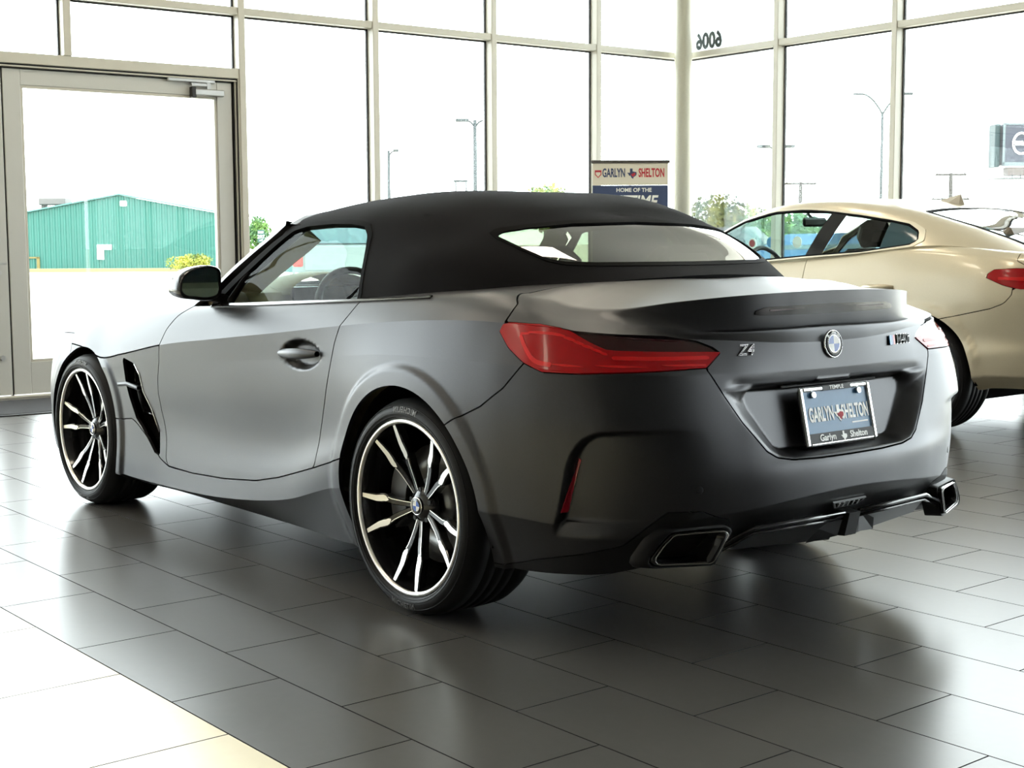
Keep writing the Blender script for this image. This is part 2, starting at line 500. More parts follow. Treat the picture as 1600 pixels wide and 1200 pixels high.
fr = MB(); fr.box((D0+0.012, -0.125, 0), (D0+0.02, -0.02, 2.45), ROOM); fr.box((D0+0.032, -0.115, 0), (D0+0.041, -0.04, 2.44), ROOM); fr.box((D0, -0.115, 2.443), (far[0], -0.03, 2.455), ROOM)
tag(fr.build('trim_2', GASK), 'black weather strips in the entrance frame', None, None, 'structure')
th_ = MB(); th_.box((D0, -0.16, -0.002), (D2, -0.01, 0.014), ROOM, 0.004)
tag(th_.build('trim_3', ALU), 'flat metal threshold under the entrance doors', None, None, 'structure')
# door mat
mt = MB()
mt.box((5.9, 0.22, 0.0005), (9.4, 1.06, 0.012), ROOM, 0.005)
mo = mt.build('door_mat', mat('mat_pile', (0.045, 0.045, 0.05), 0.95, noise=0.5, nscale=400, bump=0.6, bscale=600))
e = MB(); 
for a_, c_ in (((5.86, 0.18, 0.0005), (9.44, 0.22, 0.008)), ((5.86, 1.06, 0.0005), (9.44, 1.10, 0.008)), ((5.86, 0.22, 0.0005), (5.90, 1.06, 0.008)), ((9.40, 0.22, 0.0005), (9.44, 1.06, 0.008))): e.box(a_, c_, ROOM)
e.build('rubber_edge', GASK, mo)
tag(mo, 'dark ribbed entrance mat on the floor before the glass door', 'mat')
# ------------------------------------------------------------------ outside
GZ = -0.15
gnd = MB(); gnd.box((-260, -320, GZ-0.5), (330, 260, GZ))
# keep the lot clear of the building's slab
g = gnd.build('ground', mat('sunlit_concrete', (0.62, 0.58, 0.50), 0.9, noise=0.12, nscale=0.6))
tag(g, 'pale sunlit concrete lot outside the showroom', None, None, 'structure')

def world_dir(yaw_deg): return Vector((math.cos(math.radians(yaw_deg)), math.sin(math.radians(yaw_deg)), 0))

# green corrugated shed: a gable wall facing the showroom
A = Vector((68.46, -22.66, GZ)); B = Vector((61.3, -31.43, GZ))
ex = (B-A).normalized(); wid = (B-A).length; ez = Vector((0, 0, 1)); ey = ez.cross(ex)   # ey points away from the camera
if ey.dot(A-CAM) < 0: ey = -ey
GM = Matrix.Identity(4)
for i in range(3): GM[i][0], GM[i][1], GM[i][2], GM[i][3] = ex[i], ey[i], ez[i], A[i]
shed = empty('green_shed'); shed.matrix_world = GM
TEAL = mat('teal_steel', (0.006, 0.075, 0.058), 0.55, noise=0.12, nscale=0.8)
eave, peak = 2.62, 3.66
def roof_z(x): return eave+(peak-eave)*(1-abs(x-wid/2)/(wid/2))
nr = 42; b = MB(); pitch = wid/nr; pv = []; 
prof = [(0, 0), (0.10, 0), (0.14, -0.05), (0.20, -0.05), (0.24, 0)]
xs = []
for i in range(nr):
    for dx, dy in prof: xs.append((i*pitch+dx, dy))
xs.append((wid, 0)); k = wid/2
xs.append((k, 0)); xs = sorted(set(xs))
vs = [(x, y, 0) for x, y in xs]+[(x, y, roof_z(x)) for x, y in xs]; n = len(xs)
b.add(vs, [(i, i+1, n+i+1, n+i) for i in range(n-1)])
b.build('corrugated_front', TEAL, shed)
b = MB(); b.box((0, 0.05, 0), (0.1, 4, eave)); b.box((wid-0.1, 0.05, 0), (wid, 4, eave)); b.box((0, 3.9, 0), (wid, 4, eave)); b.build('side_wall', TEAL, shed)
b = MB(); b.add([(-0.2, -0.2, eave-0.02), (wid/2, -0.2, peak+0.02), (wid+0.2, -0.2, eave-0.02), (wid+0.2, 4.2, eave-0.02), (wid/2, 4.2, peak+0.02), (-0.2, 4.2, eave-0.02),
                 (-0.2, -0.2, eave+0.05), (wid/2, -0.2, peak+0.09), (wid+0.2, -0.2, eave+0.05), (wid+0.2, 4.2, eave+0.05), (wid/2, 4.2, peak+0.09), (-0.2, 4.2, eave+0.05)],
                [(0, 1, 4, 5), (1, 2, 3, 4), (6, 11, 10, 7), (7, 10, 9, 8), (0, 6, 7, 1), (1, 7, 8, 2), (2, 8, 9, 3), (3, 9, 10, 4), (4, 10, 11, 5), (5, 11, 6, 0)])
b.build('roof', mat('shed_roof', (0.03, 0.10, 0.09), 0.5), shed)
for x0, x1 in ((0.9, 2.3), (3.7, 5.0)):
    b = MB(); b.box((x0, 2.0, 3.25), (x1, 3.2, 3.62), None, 0.05); b.box((x0+0.05, 2.3, 2.6), (x0+0.2, 2.9, 3.3)); b.box((x1-0.2, 2.3, 2.6), (x1-0.05, 2.9, 3.3)); b.build('roof_vent', mat('vent_grey', (0.08, 0.075, 0.07), 0.6), shed)
b = MB(); b.box((wid*0.5+0.05, -0.15, 3.12), (wid*0.5+0.38, -0.02, 3.38), None, 0.02); b.build('wall_lamp', mat('lamp_white', (0.85, 0.85, 0.82), 0.5), shed)
b = MB(); b.box((wid*0.395, -0.09, 0.95), (wid*0.46, -0.03, 1.2)); b.box((wid*0.395, -0.09, 0.45), (wid*0.425, -0.03, 0.93)); b.build('wall_sign', MATS['lamp_white'], shed)
b = MB(); b.box((wid*0.075, -0.1, 0), (wid*0.088, -0.02, 0.58)); b.box((wid*0.125, -0.1, 0), (wid*0.138, -0.02, 0.58)); b.box((wid*0.075, -0.1, 0.52), (wid*0.138, -0.02, 0.6)); b.build('hatch_frame', mat('ochre_paint', (0.09, 0.07, 0.01), 0.6), shed)
b = MB(); b.box((wid*0.975, -0.12, 2.0), (wid*1.0, -0.02, 2.2)); b.build('junction_box', MATS['lamp_white'], shed)
tag(shed, 'teal corrugated steel shed with a low gable across the lot', 'shed')
# low concrete kerb in front of the shed
kb = MB(); kb.box((-3, -9.0, 0), (wid+1.5, -8.6, 0.16), GM); ko = kb.build('kerb', mat('ochre_kerb', (0.15, 0.12, 0.06), 0.9)); tag(ko, 'low ochre kerb before the teal shed', 'kerb')

# foliage
def leafmat(name, col, col2):
    m = mat(name, col, 0.7, noise=0.0)
    if name+'_done' in MATS: return m
    nt = m.node_tree; bs_ = nt.nodes['Principled BSDF']
    oi = nt.nodes.new('ShaderNodeNewGeometry'); nz = nt.nodes.new('ShaderNodeTexNoise'); nz.inputs['Scale'].default_value = 1.7
    nt.links.new(oi.outputs['Position'], nz.inputs['Vector'])
    r = nt.nodes.new('ShaderNodeValToRGB'); r.color_ramp.elements[0].position = 0.38; r.color_ramp.elements[1].position = 0.62
    r.color_ramp.elements[0].color = (*col, 1); r.color_ramp.elements[1].color = (*col2, 1)
    nt.links.new(nz.outputs['Fac'], r.inputs['Fac']); nt.links.new(r.outputs['Color'], bs_.inputs['Base Color'])
    MATS[name+'_done'] = m
    return m
def leaves(center, rad, n, size, seed):
    rs = random.Random(seed); b = MB()
    cx, cy, cz = center
    lobes = [(rs.uniform(-.45, .45), rs.uniform(-.45, .45), rs.uniform(-.3, .45), rs.uniform(.45, .7)) for _ in range(7)]+[(0, 0, 0, .75)]
    for i in range(n):
        lx, ly, lz, lr = lobes[i % len(lobes)]
        while True:
            p = Vector((rs.uniform(-1, 1), rs.uniform(-1, 1), rs.uniform(-1, 1)))
            if 0.3 < p.length < 1: break
        q = Vector((cx+(lx+p.x*lr)*rad[0], cy+(ly+p.y*lr)*rad[1], cz+(lz+p.z*lr)*rad[2]))
        a = Vector((rs.uniform(-1, 1), rs.uniform(-1, 1), rs.uniform(-1, 1))).normalized(); c = a.orthogonal().normalized()
        s_ = size*rs.uniform(.6, 1.3)
        b.add([q-a*s_, q-c*s_*0.6, q+a*s_, q+c*s_*0.6+Vector((0, 0, s_*0.3))], [(0, 1, 2, 3)])
    return b
LG = leafmat('leaf_green', (0.010, 0.060, 0.016), (0.075, 0.150, 0.020))
LY = leafmat('leaf_yellow', (0.020, 0.065, 0.008), (0.22, 0.22, 0.016))
LT = leafmat('leaf_teal', (0.010, 0.065, 0.035), (0.06, 0.19, 0.09))
BARK = mat('bark', (0.02, 0.016, 0.012), 0.9)
def tree(name, label, pos, h, rad, m, n=1300, size=0.16, seed=1, group=None, cat='tree'):
    t = empty(name, (pos[0], pos[1], GZ))
    zc = h-rad[2]
    leaves((0, 0, zc), rad, n, size, seed).build('crown', m, t)
    b = MB(); b.tube([(0, 0, 0), (0.05, 0.02, zc*0.5), (0, 0.05, max(zc, 0.3))], [0.16*h/4, 0.12*h/4, 0.05*h/4], 8)
    for a in range(4):
        e = Vector((math.cos(a*1.6)*rad[0]*0.5, math.sin(a*1.6)*rad[1]*0.5, zc+rad[2]*0.2))
        b.tube([(0, 0, zc*0.55), e*0.5+Vector((0, 0, zc*0.35)), e], [0.06*h/4, 0.04*h/4, 0.02*h/4], 6)
    b.build('trunk', BARK, t)
    tag(t, label, cat, group)
    return t
tree('bush', 'low yellow-green bush beside the teal shed', (50.4, -23.5), 0.85, (0.55, 1.05, 0.45), LY, 1500, 0.06, 3, None, 'bush')
tree('leafy_tree', 'round bright green tree behind the corner column', (37.9, -42.6), 3.25, (2.3, 2.3, 1.5), LY, 2600, 0.11, 5)
tree('leafy_tree', 'yellowish tree top above the soft top roof', (41.5, -35.3), 3.75, (1.5, 1.5, 1.2), LY, 1200, 0.12, 6)
tg = 'hedge trees along the street behind the cream coupe'
hs = [((26.2, -31.8), 'hedge tree seen through the front window of the cream coupe', LG), ((30.6, -30.6), 'hedge tree at the windscreen edge of the cream coupe', LY),
      ((21.9, -34.0), 'hedge tree seen through the quarter window of the cream coupe', LG), ((17.4, -36.3), 'hedge tree behind the boot of the cream coupe', LT)]
for i, (p, l, m) in enumerate(hs): tree('hedge_tree', l, p, 2.15, (1.75, 1.75, 1.05), m, 2000, 0.11, 20+i, tg)
tg2 = 'far trees on the rise beyond the lot'
far_t = [((69.5, -37.4), 2.95, 'far tree behind the green road sign'), ((67.0, -39.1), 2.75, 'far tree at the windscreen pillar of the roadster'),
         ((64.65, -40.4), 2.7, 'far tree seen mid window of the roadster'), ((63.0, -42.5), 2.9, 'far tree seen at the rear of the roadster side window')]
for i, (p, h, l) in enumerate(far_t): tree('far_tree', l, p, h, (1.05, 1.05, 1.15), LT if i % 2 else LG, 1500, 0.10, 40+i, tg2)

# lamp posts and poles
STEEL = mat('dark_steel', (0.006, 0.012, 0.012), 0.5)
def lamp_post(label, p, h, arms, r=0.075, curved=False):
    t = empty('lamp_post', (p[0], p[1], GZ))
    b = MB(); b.cyl((0, 0, 0), (0, 0, h), r, r*0.75, 10); b.build('pole', STEEL, t)
    b = MB(); b.box((-0.25, -0.25, 0), (0.25, 0.25, 0.12), None, 0.02); b.build('base', STEEL, t)
    for sx, L, hd in arms:
        d = Vector((_r.x, _r.y, 0))*sx
        if curved:
            pts = [Vector((0, 0, h-0.15))+d*(L*q)+Vector((0, 0, 1.15*(1-(1-q)**2))) for q in [i/8 for i in range(9)]]
            b = MB(); b.tube(pts, 0.055, 6); a = b.build('arm', STEEL, t)
            b = MB(); e = pts[-1]; b.box((-0.1, -0.12, -0.08), (0.42, 0.12, 0.05), frame_matrix(e, d, Vector((0, 0, 1)).cross(d)), 0.02); b.build('lamp_head', STEEL, a)
            b = MB(); b.tube([Vector((0, 0, h-0.9)), Vector((0, 0, h-0.5))+d*0.45, Vector((0, 0, h+0.35))+d*0.75], 0.02, 6); b.build('brace', STEEL, a)
        else:
            b = MB(); b.tube([Vector((0, 0, h-0.35)), Vector((0, 0, h-0.1))+d*0.2, Vector((0, 0, h))+d*0.4], 0.045, 6); a = b.build('arm', STEEL, t)
            b = MB(); b.box((0.3, -0.16, -0.08), (L, 0.16, 0.07), frame_matrix(Vector((0, 0, h)), d, Vector((0, 0, 1)).cross(d)), 0.03); b.build('lamp_head', STEEL, a)
    tag(t, label, 'lamp post', 'lamp posts outside')
    return t
lamp_post('dark lamp post with a long head pointing left above the soft top', (52.54, -40.13), 7.2, [(-1, 0.95, 1), (1, 0.3, 1)], 0.12)
lamp_post('thin dark lamp post with one head pointing right above the windscreen', (71.87, -48.2), 7.0, [(1, 0.65, 1)], 0.12)
lamp_post('tall street lamp with two curved arms beside a right wall mullion', (46.1, -64.1), 8.4, [(-1, 1.25, 1), (1, 1.25, 1)], 0.10, True)
lamp_post('lamp post with a level arm mostly hidden by a right wall mullion', (43.07, -51.51), 5.85, [(-1, 0.98, 1), (1, 0.9, 1)], 0.09)
def util_pole(label, p, h):
    t = empty('utility_pole', (p[0], p[1], GZ)); d = Vector((_r.x, _r.y, 0))
    b = MB(); b.cyl((0, 0, 0), (0, 0, h), 0.20, 0.16, 10); b.build('pole', BARK, t)
    for z, w_ in ((h-0.15, 1.3), (h-2.2, 1.6)):
        b = MB(); b.box((-w_, -0.07, -0.08), (w_, 0.07, 0.08), frame_matrix(Vector((0, 0, z)), d, Vector((0, 0, 1)).cross(d))); c = b.build('crossarm', BARK, t)
        for q in (-0.9, -0.45, 0.45, 0.9):
            b = MB(); b.cyl(Vector((0, 0, z+0.04))+d*(w_*q), Vector((0, 0, z+0.28))+d*(w_*q), 0.05, 0.03, 8); b.build('insulator', STEEL, c)
    tag(t, label, 'utility pole', 'utility poles')
util_pole('distant utility pole left of the coupe roof', (74.83, -92.09), 6.1)
util_pole('distant utility pole above the coupe roof aerial', (66.88, -101.95), 6.8)
# empty sign frame far off
t = empty('sign_frame', (76.88, -57.72, GZ)); d = Vector((_r.x, _r.y, 0)); FMx = frame_matrix(Vector((0, 0, 0)), d, Vector((0, 0, 1)).cross(d))
for x in (-0.36, 0.36):
    b = MB(); b.box((x-0.05, -0.05, 0), (x+0.05, 0.05, 5.45), FMx); b.box((x-0.13 if x < 0 else x+0.08, -0.03, 0), (x-0.08 if x < 0 else x+0.13, 0.03, 5.4), FMx); b.build('post', STEEL, t)
b = MB(); b.box((-0.5, -0.06, 5.4), (0.5, 0.06, 5.55), FMx); b.build('crossbar', STEEL, t)
tag(t, 'small empty post frame far off above the soft top', 'sign frame')
# green road sign
t = empty('road_sign', (48.05, -25.59, GZ)); RS = frame_matrix(Vector((0, 0, 0)), d, Vector((0, 0, 1)))
b = MB(); b.box((-0.14, 1.28, -0.02), (0.14, 1.78, 0.0), RS, 0.01); bd = b.build('panel', mat('sign_green', (0.0, 0.035, 0.025), 0.5), t)
SW = mat('sign_white', (0.85, 0.88, 0.86), 0.5)
for tx, z, s_ in (('EXIT', 1.68, 0.115), ('297', 1.50, 0.20)):
    me = text_mesh(tx, s_, 0.004); o = link_mesh('lettering', me, SW, bd); o.matrix_local = RS @ Matrix.Translation((0, z, 0.005))
b = MB(); b.box((-0.06, 1.345, 0.001), (0.05, 1.37, 0.006), RS @ Matrix.Translation((0, 0, 0))); b.box((0.03, 1.345, 0.001), (0.055, 1.41, 0.006), RS); b.build('arrow', SW, bd)
b = MB(); b.box((-0.03, 0, -0.03), (0.03, 1.3, -0.015), RS); b.build('post', STEEL, t)
tag(t, 'green road sign with white lettering beyond the windscreen', 'road sign')
# billboard
bc = Vector((30.16, -51.33, 5.0)); t = empty('billboard', (bc.x, bc.y, GZ)); d = Vector((_r.x, _r.y, 0))
BM = frame_matrix(Vector((0, 0, 0)), d, Vector((0, 0, 1))); zz = 5.15
BNAVY = mat('billboard_navy', (0.006, 0.009, 0.020), 0.5)
b = MB(); b.box((-0.30, zz-0.78, -0.9), (3.2, zz+0.95, 0.0), BM, 0.02); b.build('face_panel', BNAVY, t)
b = MB(); b.box((-0.36, zz-0.80, -0.02), (-0.27, zz+0.98, 0.05), BM); b.box((-0.36, zz+0.90, -0.02), (3.2, zz+0.98, 0.05), BM); b.box((-0.36, zz-0.83, -0.02), (3.2, zz-0.66, 0.05), BM); b.build('face_frame', mat('billboard_frame', (0.06, 0.08, 0.085), 0.5), t)
b = MB(); b.box((-0.62, zz-0.86, -1.0), (-0.40, zz+0.95, -0.2), BM, 0.02); b.build('rear_panel', mat('billboard_teal', (0.004, 0.018, 0.02), 0.6), t)
bb = MB()
for a0, a1 in ((0.2, math.pi-0.2), (math.pi+0.2, 2*math.pi-0.2)):
    pts = [Vector((0.42+0.34*math.cos(a0+(a1-a0)*i/16), zz+0.12+0.43*math.sin(a0+(a1-a0)*i/16), 0.03)) for i in range(17)]
    bb.tube([BM @ p for p in pts], 0.05, 6)
bb.build('ring_logo', SW, t)
me = text_mesh('NISSAN', 0.24, 0.01, 0, 0.01); o = link_mesh('lettering', me, SW, t); o.matrix_local = BM @ Matrix.Translation((0.42, zz+0.12, 0.06))
b = MB(); b.box((-0.1, zz-1.22, -0.6), (3.0, zz-0.86, -0.02), BM); b.build('lower_panel', mat('billboard_tan', (0.08, 0.065, 0.058), 0.7), t)
b = MB(); b.box((-0.75, zz-1.38, -0.9), (3.4, zz-1.33, 0.5), BM)
for x in (-0.05, 0.3, 0.7, 1.1): b.box((x, zz-1.34, 0.3), (x+0.04, zz-1.2, 0.34), BM)
b.build('catwalk', STEEL, t)
b = MB(); b.cyl(BM @ Vector((2.2, 0, -0.5)), BM @ Vector((2.2, zz-1.2, -0.5)), 0.25, n=14); b.build('post', STEEL, t)
tag(t, 'navy billboard with a white ring logo high at the right', 'billboard')

# simple parked vehicles in the lot
TYR = mat('tyre_rubber', (0.018, 0.018, 0.019), 0.75)
LAMP_R = mat('red_lens_plain', (0.55, 0.02, 0.02), 0.3)
DGL = mat('dark_auto_glass', (0.02, 0.05, 0.06), 0.08)
def slab(b, prof, hw, tum=0.0, zt=0.0, M=None):
    """side profile (x,z) made solid across the width; vertices above zt lean in by tum per metre"""
    n = len(prof)
    ar = sum(prof[i][0]*prof[(i+1) % n][1]-prof[(i+1) % n][0]*prof[i][1] for i in range(n))
    if ar < 0: prof = prof[::-1]
    def w_(z): return hw-max(0, z-zt)*tum
    vs = [(x, -w_(z), z) for x, z in prof]+[(x, w_(z), z) for x, z in prof]
    fs = [tuple(range(n)), tuple(reversed(range(n, 2*n)))]+[(i, n+i, n+(i+1) % n, (i+1) % n) for i in range(n)]
    b.add(vs, fs, False, M); return b
def wheels_simple(t, xs_, hw, r, m):
    for x in xs_:
        for s_ in (-1, 1):
            b = MB(); b.cyl((x, s_*(hw-0.22), r), (x, s_*(hw-0.01), r), r, n=24); wv = b.build('wheel', TYR, t)
            b = MB(); b.cyl((x, s_*(hw-0.02), r), (x, s_*(hw+0.005), r), r*0.62, n=20); b.build('hub', m, wv)
def pickup(label, p, rz, m):
    t = empty('pickup_truck', (p[0], p[1], GZ), rz); hw = 0.98
    b = MB(); slab(b, [(-1.25, .55), (3.85, .55), (3.95, .8), (3.85, 1.12), (2.6, 1.2), (2.35, 1.22), (-1.25, 1.22)], hw); b.build('body', m, t)
    b = MB(); slab(b, [(2.5, 1.2), (1.95, 1.82), (0.35, 1.86), (0.05, 1.2)], 0.92, 0.22, 1.2); cb = b.build('cab', m, t)
    b = MB(); slab(b, [(0.02, 1.26), (0.05, 1.26), (0.32, 1.78), (0.29, 1.78)], 0.78, 0.22, 1.2); b.build('rear_window', DGL, cb)
    b = MB()
    for s_ in (-1, 1): b.add([(2.3, s_*0.925, 1.26), (1.85, s_*0.80, 1.78), (0.5, s_*0.80, 1.80), (0.25, s_*0.925, 1.26)], [(0, 1, 2, 3)])
    b.build('side_glass', DGL, cb)
    b = MB(); b.box((-1.28, -0.72, 0.7), (-1.245, 0.72, 1.2), None, 0.01); b.build('tailgate', m, t)
    for s_ in (-1, 1):
        b = MB(); b.box((-1.28, s_*0.76, 0.78), (-1.2, s_*0.96, 1.2), None, 0.02); b.build('tail_lamp', LAMP_R, t)
    b = MB(); b.box((-1.45, -0.95, 0.48), (-1.2, 0.95, 0.66), None, 0.04); b.build('rear_bumper', mat('chrome', (0.8, 0.8, 0.8), 0.12, 1.0), t)
    wheels_simple(t, (0.1-0.25, 3.05), hw, 0.38, MATS['chrome'])
    tag(t, label, 'truck'); return t
WHP = mat('white_paint', (0.13, 0.14, 0.145), 0.3)
pickup('white pickup truck seen through the roadster side window', (22.9, -13.4), math.radians(-33), WHP)
def parked(name, label, p, rz, m, hgt=1.65):
    t = empty(name, (p[0], p[1], GZ), rz); hw = 0.92
    b = MB(); slab(b, [(-2.2, .35), (2.25, .35), (2.35, .7), (2.2, .92), (1.1, 1.02), (-2.1, 1.08), (-2.28, .8)], hw, 0.08, 0.5); b.build('body', m, t)
    b = MB(); slab(b, [(1.25, 1.0), (0.45, hgt-.03), (-1.4, hgt), (-2.1, 1.05)], 0.86, 0.25, 1.0); c = b.build('cabin', m, t)
    b = MB()
    for s_ in (-1, 1): b.add([(1.0, s_*0.865, 1.05), (0.42, s_*0.735, hgt-.1), (-1.3, s_*0.735, hgt-.08), (-1.75, s_*0.86, 1.08)], [(0, 1, 2, 3)])
    b.add([(-2.1, -.7, 1.1), (-2.1, .7, 1.1), (-1.5, .6, hgt-.07), (-1.5, -.6, hgt-.07)], [(0, 1, 2, 3)])
    b.add([(1.24, -.7, 1.05), (1.24, .7, 1.05), (0.55, .6, hgt-.07), (0.55, -.6, hgt-.07)], [(0, 1, 2, 3)])
    b.build('glass', DGL, c)
    for s_ in (-1, 1):
        b = MB(); b.box((-2.3, s_*0.6, 0.75), (-2.12, s_*0.86, 0.95), None, 0.03); b.build('tail_lamp', LAMP_R, t)
        b = MB(); b.box((2.1, s_*0.55, 0.7), (2.33, s_*0.84, 0.85), None, 0.03); b.build('head_lamp', MATS['lamp_white'], t)
    wheels_simple(t, (-1.4, 1.4), hw, 0.33, MATS['chrome'])
    tag(t, label, 'car'); return t
parked('parked_wagon', 'white car parked outside behind the corner column', (24.2, -26.3), math.radians(40), WHP)
parked('parked_car', 'blue car outside seen through the coupe side window', (19.1, -24.5), math.radians(35), mat('blue_paint', (0.006, 0.06, 0.14), 0.3), 1.45)
parked('parked_car', 'teal car outside seen beyond the white pickup', (34.5, -21.5), math.radians(30), mat('teal_paint', (0.008, 0.06, 0.065), 0.3), 1.5)
# a low pale store building behind the pickup
t = empty('store_building', (51.5, -32.0, GZ), math.radians(52)); b = MB(); b.box((-2.2, 0, 0), (2.2, 4, 1.75)); b.build('wall', mat('store_wall', (0.03, 0.06, 0.06), 0.8), t)
b = MB(); b.box((-2.35, -0.2, 1.75), (2.35, 4.2, 1.95)); b.build('roof', mat('store_roof', (0.015, 0.02, 0.02), 0.8), t)
for x in (-1.1, 1.1):
    b = MB(); b.box((x-0.8, -0.06, 0.5), (x+0.8, 0.02, 1.6)); wn = b.build('window', mat('store_frame', (0.12, 0.13, 0.13), 0.6), t)
    b = MB(); b.box((x-0.7, -0.08, 0.6), (x+0.7, -0.05, 1.5)); b.build('pane', DGL, wn)
tag(t, 'low pale green store building far behind the pickup', 'building')

# ------------------------------------------------------------------ things at the glass
DIG = mat('vinyl_dark', (0.03, 0.05, 0.045), 0.6)
PV = frame_matrix(W(-DEP+0.017, 0.0, 0.0), -BT.to_3d(), Vector((0, 0, 1)))   # reads correctly from outside
me = text_mesh('6006', 0.215, 0.0005, 0, 0.009, 1.0, 0.84)
o = link_mesh('house_number', me, DIG); o.matrix_world = PV @ Matrix.Translation((-0.245, 3.122, -0.004))
tag(o, 'dark vinyl digits on the upper glass beside the corner column', 'sign')
def disc(label, tt, z, r, m, ring=None):
    b = MB(); c = W(-DEP+0.034, tt, z); n_ = Vector((AS.x, AS.y, 0))
    b.cyl(c-n_*0.003, c+n_*0.002, r, n=28); o_ = b.build('round_sticker', m)
    if ring:
        b = MB(); b.cyl(c+n_*0.0021, c+n_*0.0035, r*0.74, n=28); b.build('inner_disc', ring, o_)
    tag(o_, label, 'sticker')
disc('red round sticker with a white rim on the right glass wall', 0.88, 1.11, 0.05, MATS['lamp_white'], mat('sticker_red', (0.30, 0.006, 0.012), 0.5))
disc('blue round sticker on the right glass wall behind a mullion', 1.12, 1.12, 0.05, mat('sticker_blue', (0.02, 0.16, 0.36), 0.5))
disc('plain white round sticker on the right glass wall', 1.454, 1.12, 0.055, MATS['lamp_white'])

# roll-up banner
bl, br = Vector((6.169, -5.508, 0)), Vector((5.735, -6.044, 0))
exb = (br-bl); bw = exb.length; bm = frame_matrix((bl+br)/2, exb, Vector((0, 0, 1)))
ban = empty('rollup_banner'); ban.matrix_world = bm
KB = 13.0/12.0
def bz_(z): return 1.147+(z-1.147)*KB
TOPZ = bz_(1.80)
BCREAM = mat('banner_cream', (0.72, 0.69, 0.60), 0.7); BNV = mat('banner_navy', (0.045, 0.07, 0.16), 0.7); BRED = mat('banner_red', (0.48, 0.03, 0.05), 0.7)
b = MB(); b.box((-bw/2, bz_(1.608), -0.002), (bw/2, TOPZ, 0.002)); b.build('header_panel', BCREAM, ban)
b = MB(); b.box((-bw/2, 0.10, -0.002), (bw/2, bz_(1.606), 0.002)); b.build('lower_panel', BNV, ban)
b = MB(); b.box((-bw/2-0.015, TOPZ-0.01, -0.012), (bw/2+0.015, TOPZ+0.018, 0.012), None, 0.004); b.build('top_rail', MATS['vent_grey'], ban)
b = MB(); b.box((-bw/2-0.02, 0.0, -0.11), (bw/2+0.02, 0.10, 0.11), None, 0.02); b.build('base', MATS['brushed_steel'], ban)
b = MB(); b.cyl((0, 0.05, -0.04), (0, TOPZ, -0.03), 0.010, n=10); b.build('pole', MATS['brushed_steel'], ban)
def btext(tx, size, x, y, m, **k):
    me = text_mesh(tx, size*KB, 0.0008, **k); o = link_mesh('lettering', me, m, ban); o.location = (x*KB, bz_(y), 0.0036); return o
def texas(scale):
    P = [(-.5, .05), (-.2, .05), (-.2, .5), (.08, .5), (.08, .2), (.3, .15), (.5, .12), (.52, -.1), (.45, -.25), (.2, -.42), (.14, -.6), (-.02, -.5), (-.15, -.25), (-.28, -.28), (-.36, -.12)]
    return [(x*scale, y*scale) for x, y in P]
btext('GARLYN', 0.100, -0.140, 1.708, BNV, bold=0.003, sx=0.50)
btext('SHELTON', 0.100, 0.178, 1.708, BRED, bold=0.003, sx=0.50)
b = MB(); b.prism(texas(0.085), 0.0022, 0.0035, Matrix.Translation((0.012*KB, bz_(1.708), 0))); b.build('state_logo', BNV, ban)
b = MB(); b.prism([(x, y) for x, y in texas(0.05) if y < 0.01]+[(0.02, 0.0)], 0.0036, 0.0044, Matrix.Translation((0.018*KB, bz_(1.704), 0))); b.build('state_logo_red', BRED, ban)
b = MB(); b.prism([(-.03, .03), (.03, .03), (.03, -.01), (0, -.04), (-.03, -.01)], 0.0022, 0.0035, Matrix.Translation((-0.272*KB, bz_(1.706), 0))); sh = b.build('shield_logo', BRED, ban)
b = MB(); b.prism([(-.022, .012), (.022, .012), (.022, -.006), (0, -.03), (-.022, -.006)], 0.0036, 0.0044, Matrix.Translation((-0.272*KB, bz_(1.706), 0))); b.build('shield_inset', BCREAM, sh)
btext('HOME OF THE', 0.046, 0.03, 1.566, SW, bold=0.0012)
btext('LIFETIME', 0.140, 0.0, 1.466, SW, bold=0.004, shear=0.22, sx=0.82)
tag(ban, 'roll-up banner with cream header and navy panel by the front wall', 'banner')
# ------------------------------------------------------------------ panel surfaces: a smooth grid is trimmed into body panels
def _tang(P, t):
    m = np.zeros_like(P); n = len(t)
    if n == 2:
        m[:] = (P[1]-P[0])/(t[1]-t[0]); return m
    d = (P[1:]-P[:-1])/(t[1:]-t[:-1]).reshape(-1, *([1]*(P.ndim-1)))
    h = (t[1:]-t[:-1])
    for i in range(1, n-1):
        m[i] = (d[i-1]*h[i]+d[i]*h[i-1])/(h[i]+h[i-1])
    m[0] = 1.5*d[0]-0.5*m[1]; m[-1] = 1.5*d[-1]-0.5*m[-2]
    return m
def hermite(P, t, tq, breaks=()):
    """cubic through P (first axis) at t, evaluated at tq; tangents break at the listed indices"""
    P = np.asarray(P, float); t = np.asarray(t, float); tq = np.asarray(tq, float)
    out = np.zeros((len(tq),)+P.shape[1:])
    bs = [0]+sorted(breaks)+[len(t)-1]
    for a, b in zip(bs[:-1], bs[1:]):
        tt = t[a:b+1]; m = _tang(P[a:b+1], tt)
        last = b == len(t)-1
        sel = (tq >= tt[0]-1e-9) & ((tq <= tt[-1]+1e-9) if last else (tq < tt[-1]-1e-9))
        q = tq[sel]
        if len(q) == 0: continue
        k = np.clip(np.searchsorted(tt, q, 'right')-1, 0, len(tt)-2)
        h = tt[k+1]-tt[k]; s = (q-tt[k])/h
        sh = (-1,)+(1,)*(P.ndim-1)
        s_ = s.reshape(sh); h_ = h.reshape(sh)
        Pa = P[a:b+1]
        out[sel] = (2*s_**3-3*s_**2+1)*Pa[k]+(s_**3-2*s_**2+s_)*h_*m[k]+(-2*s_**3+3*s_**2)*Pa[k+1]+(s_**3-s_**2)*h_*m[k+1]
    return out

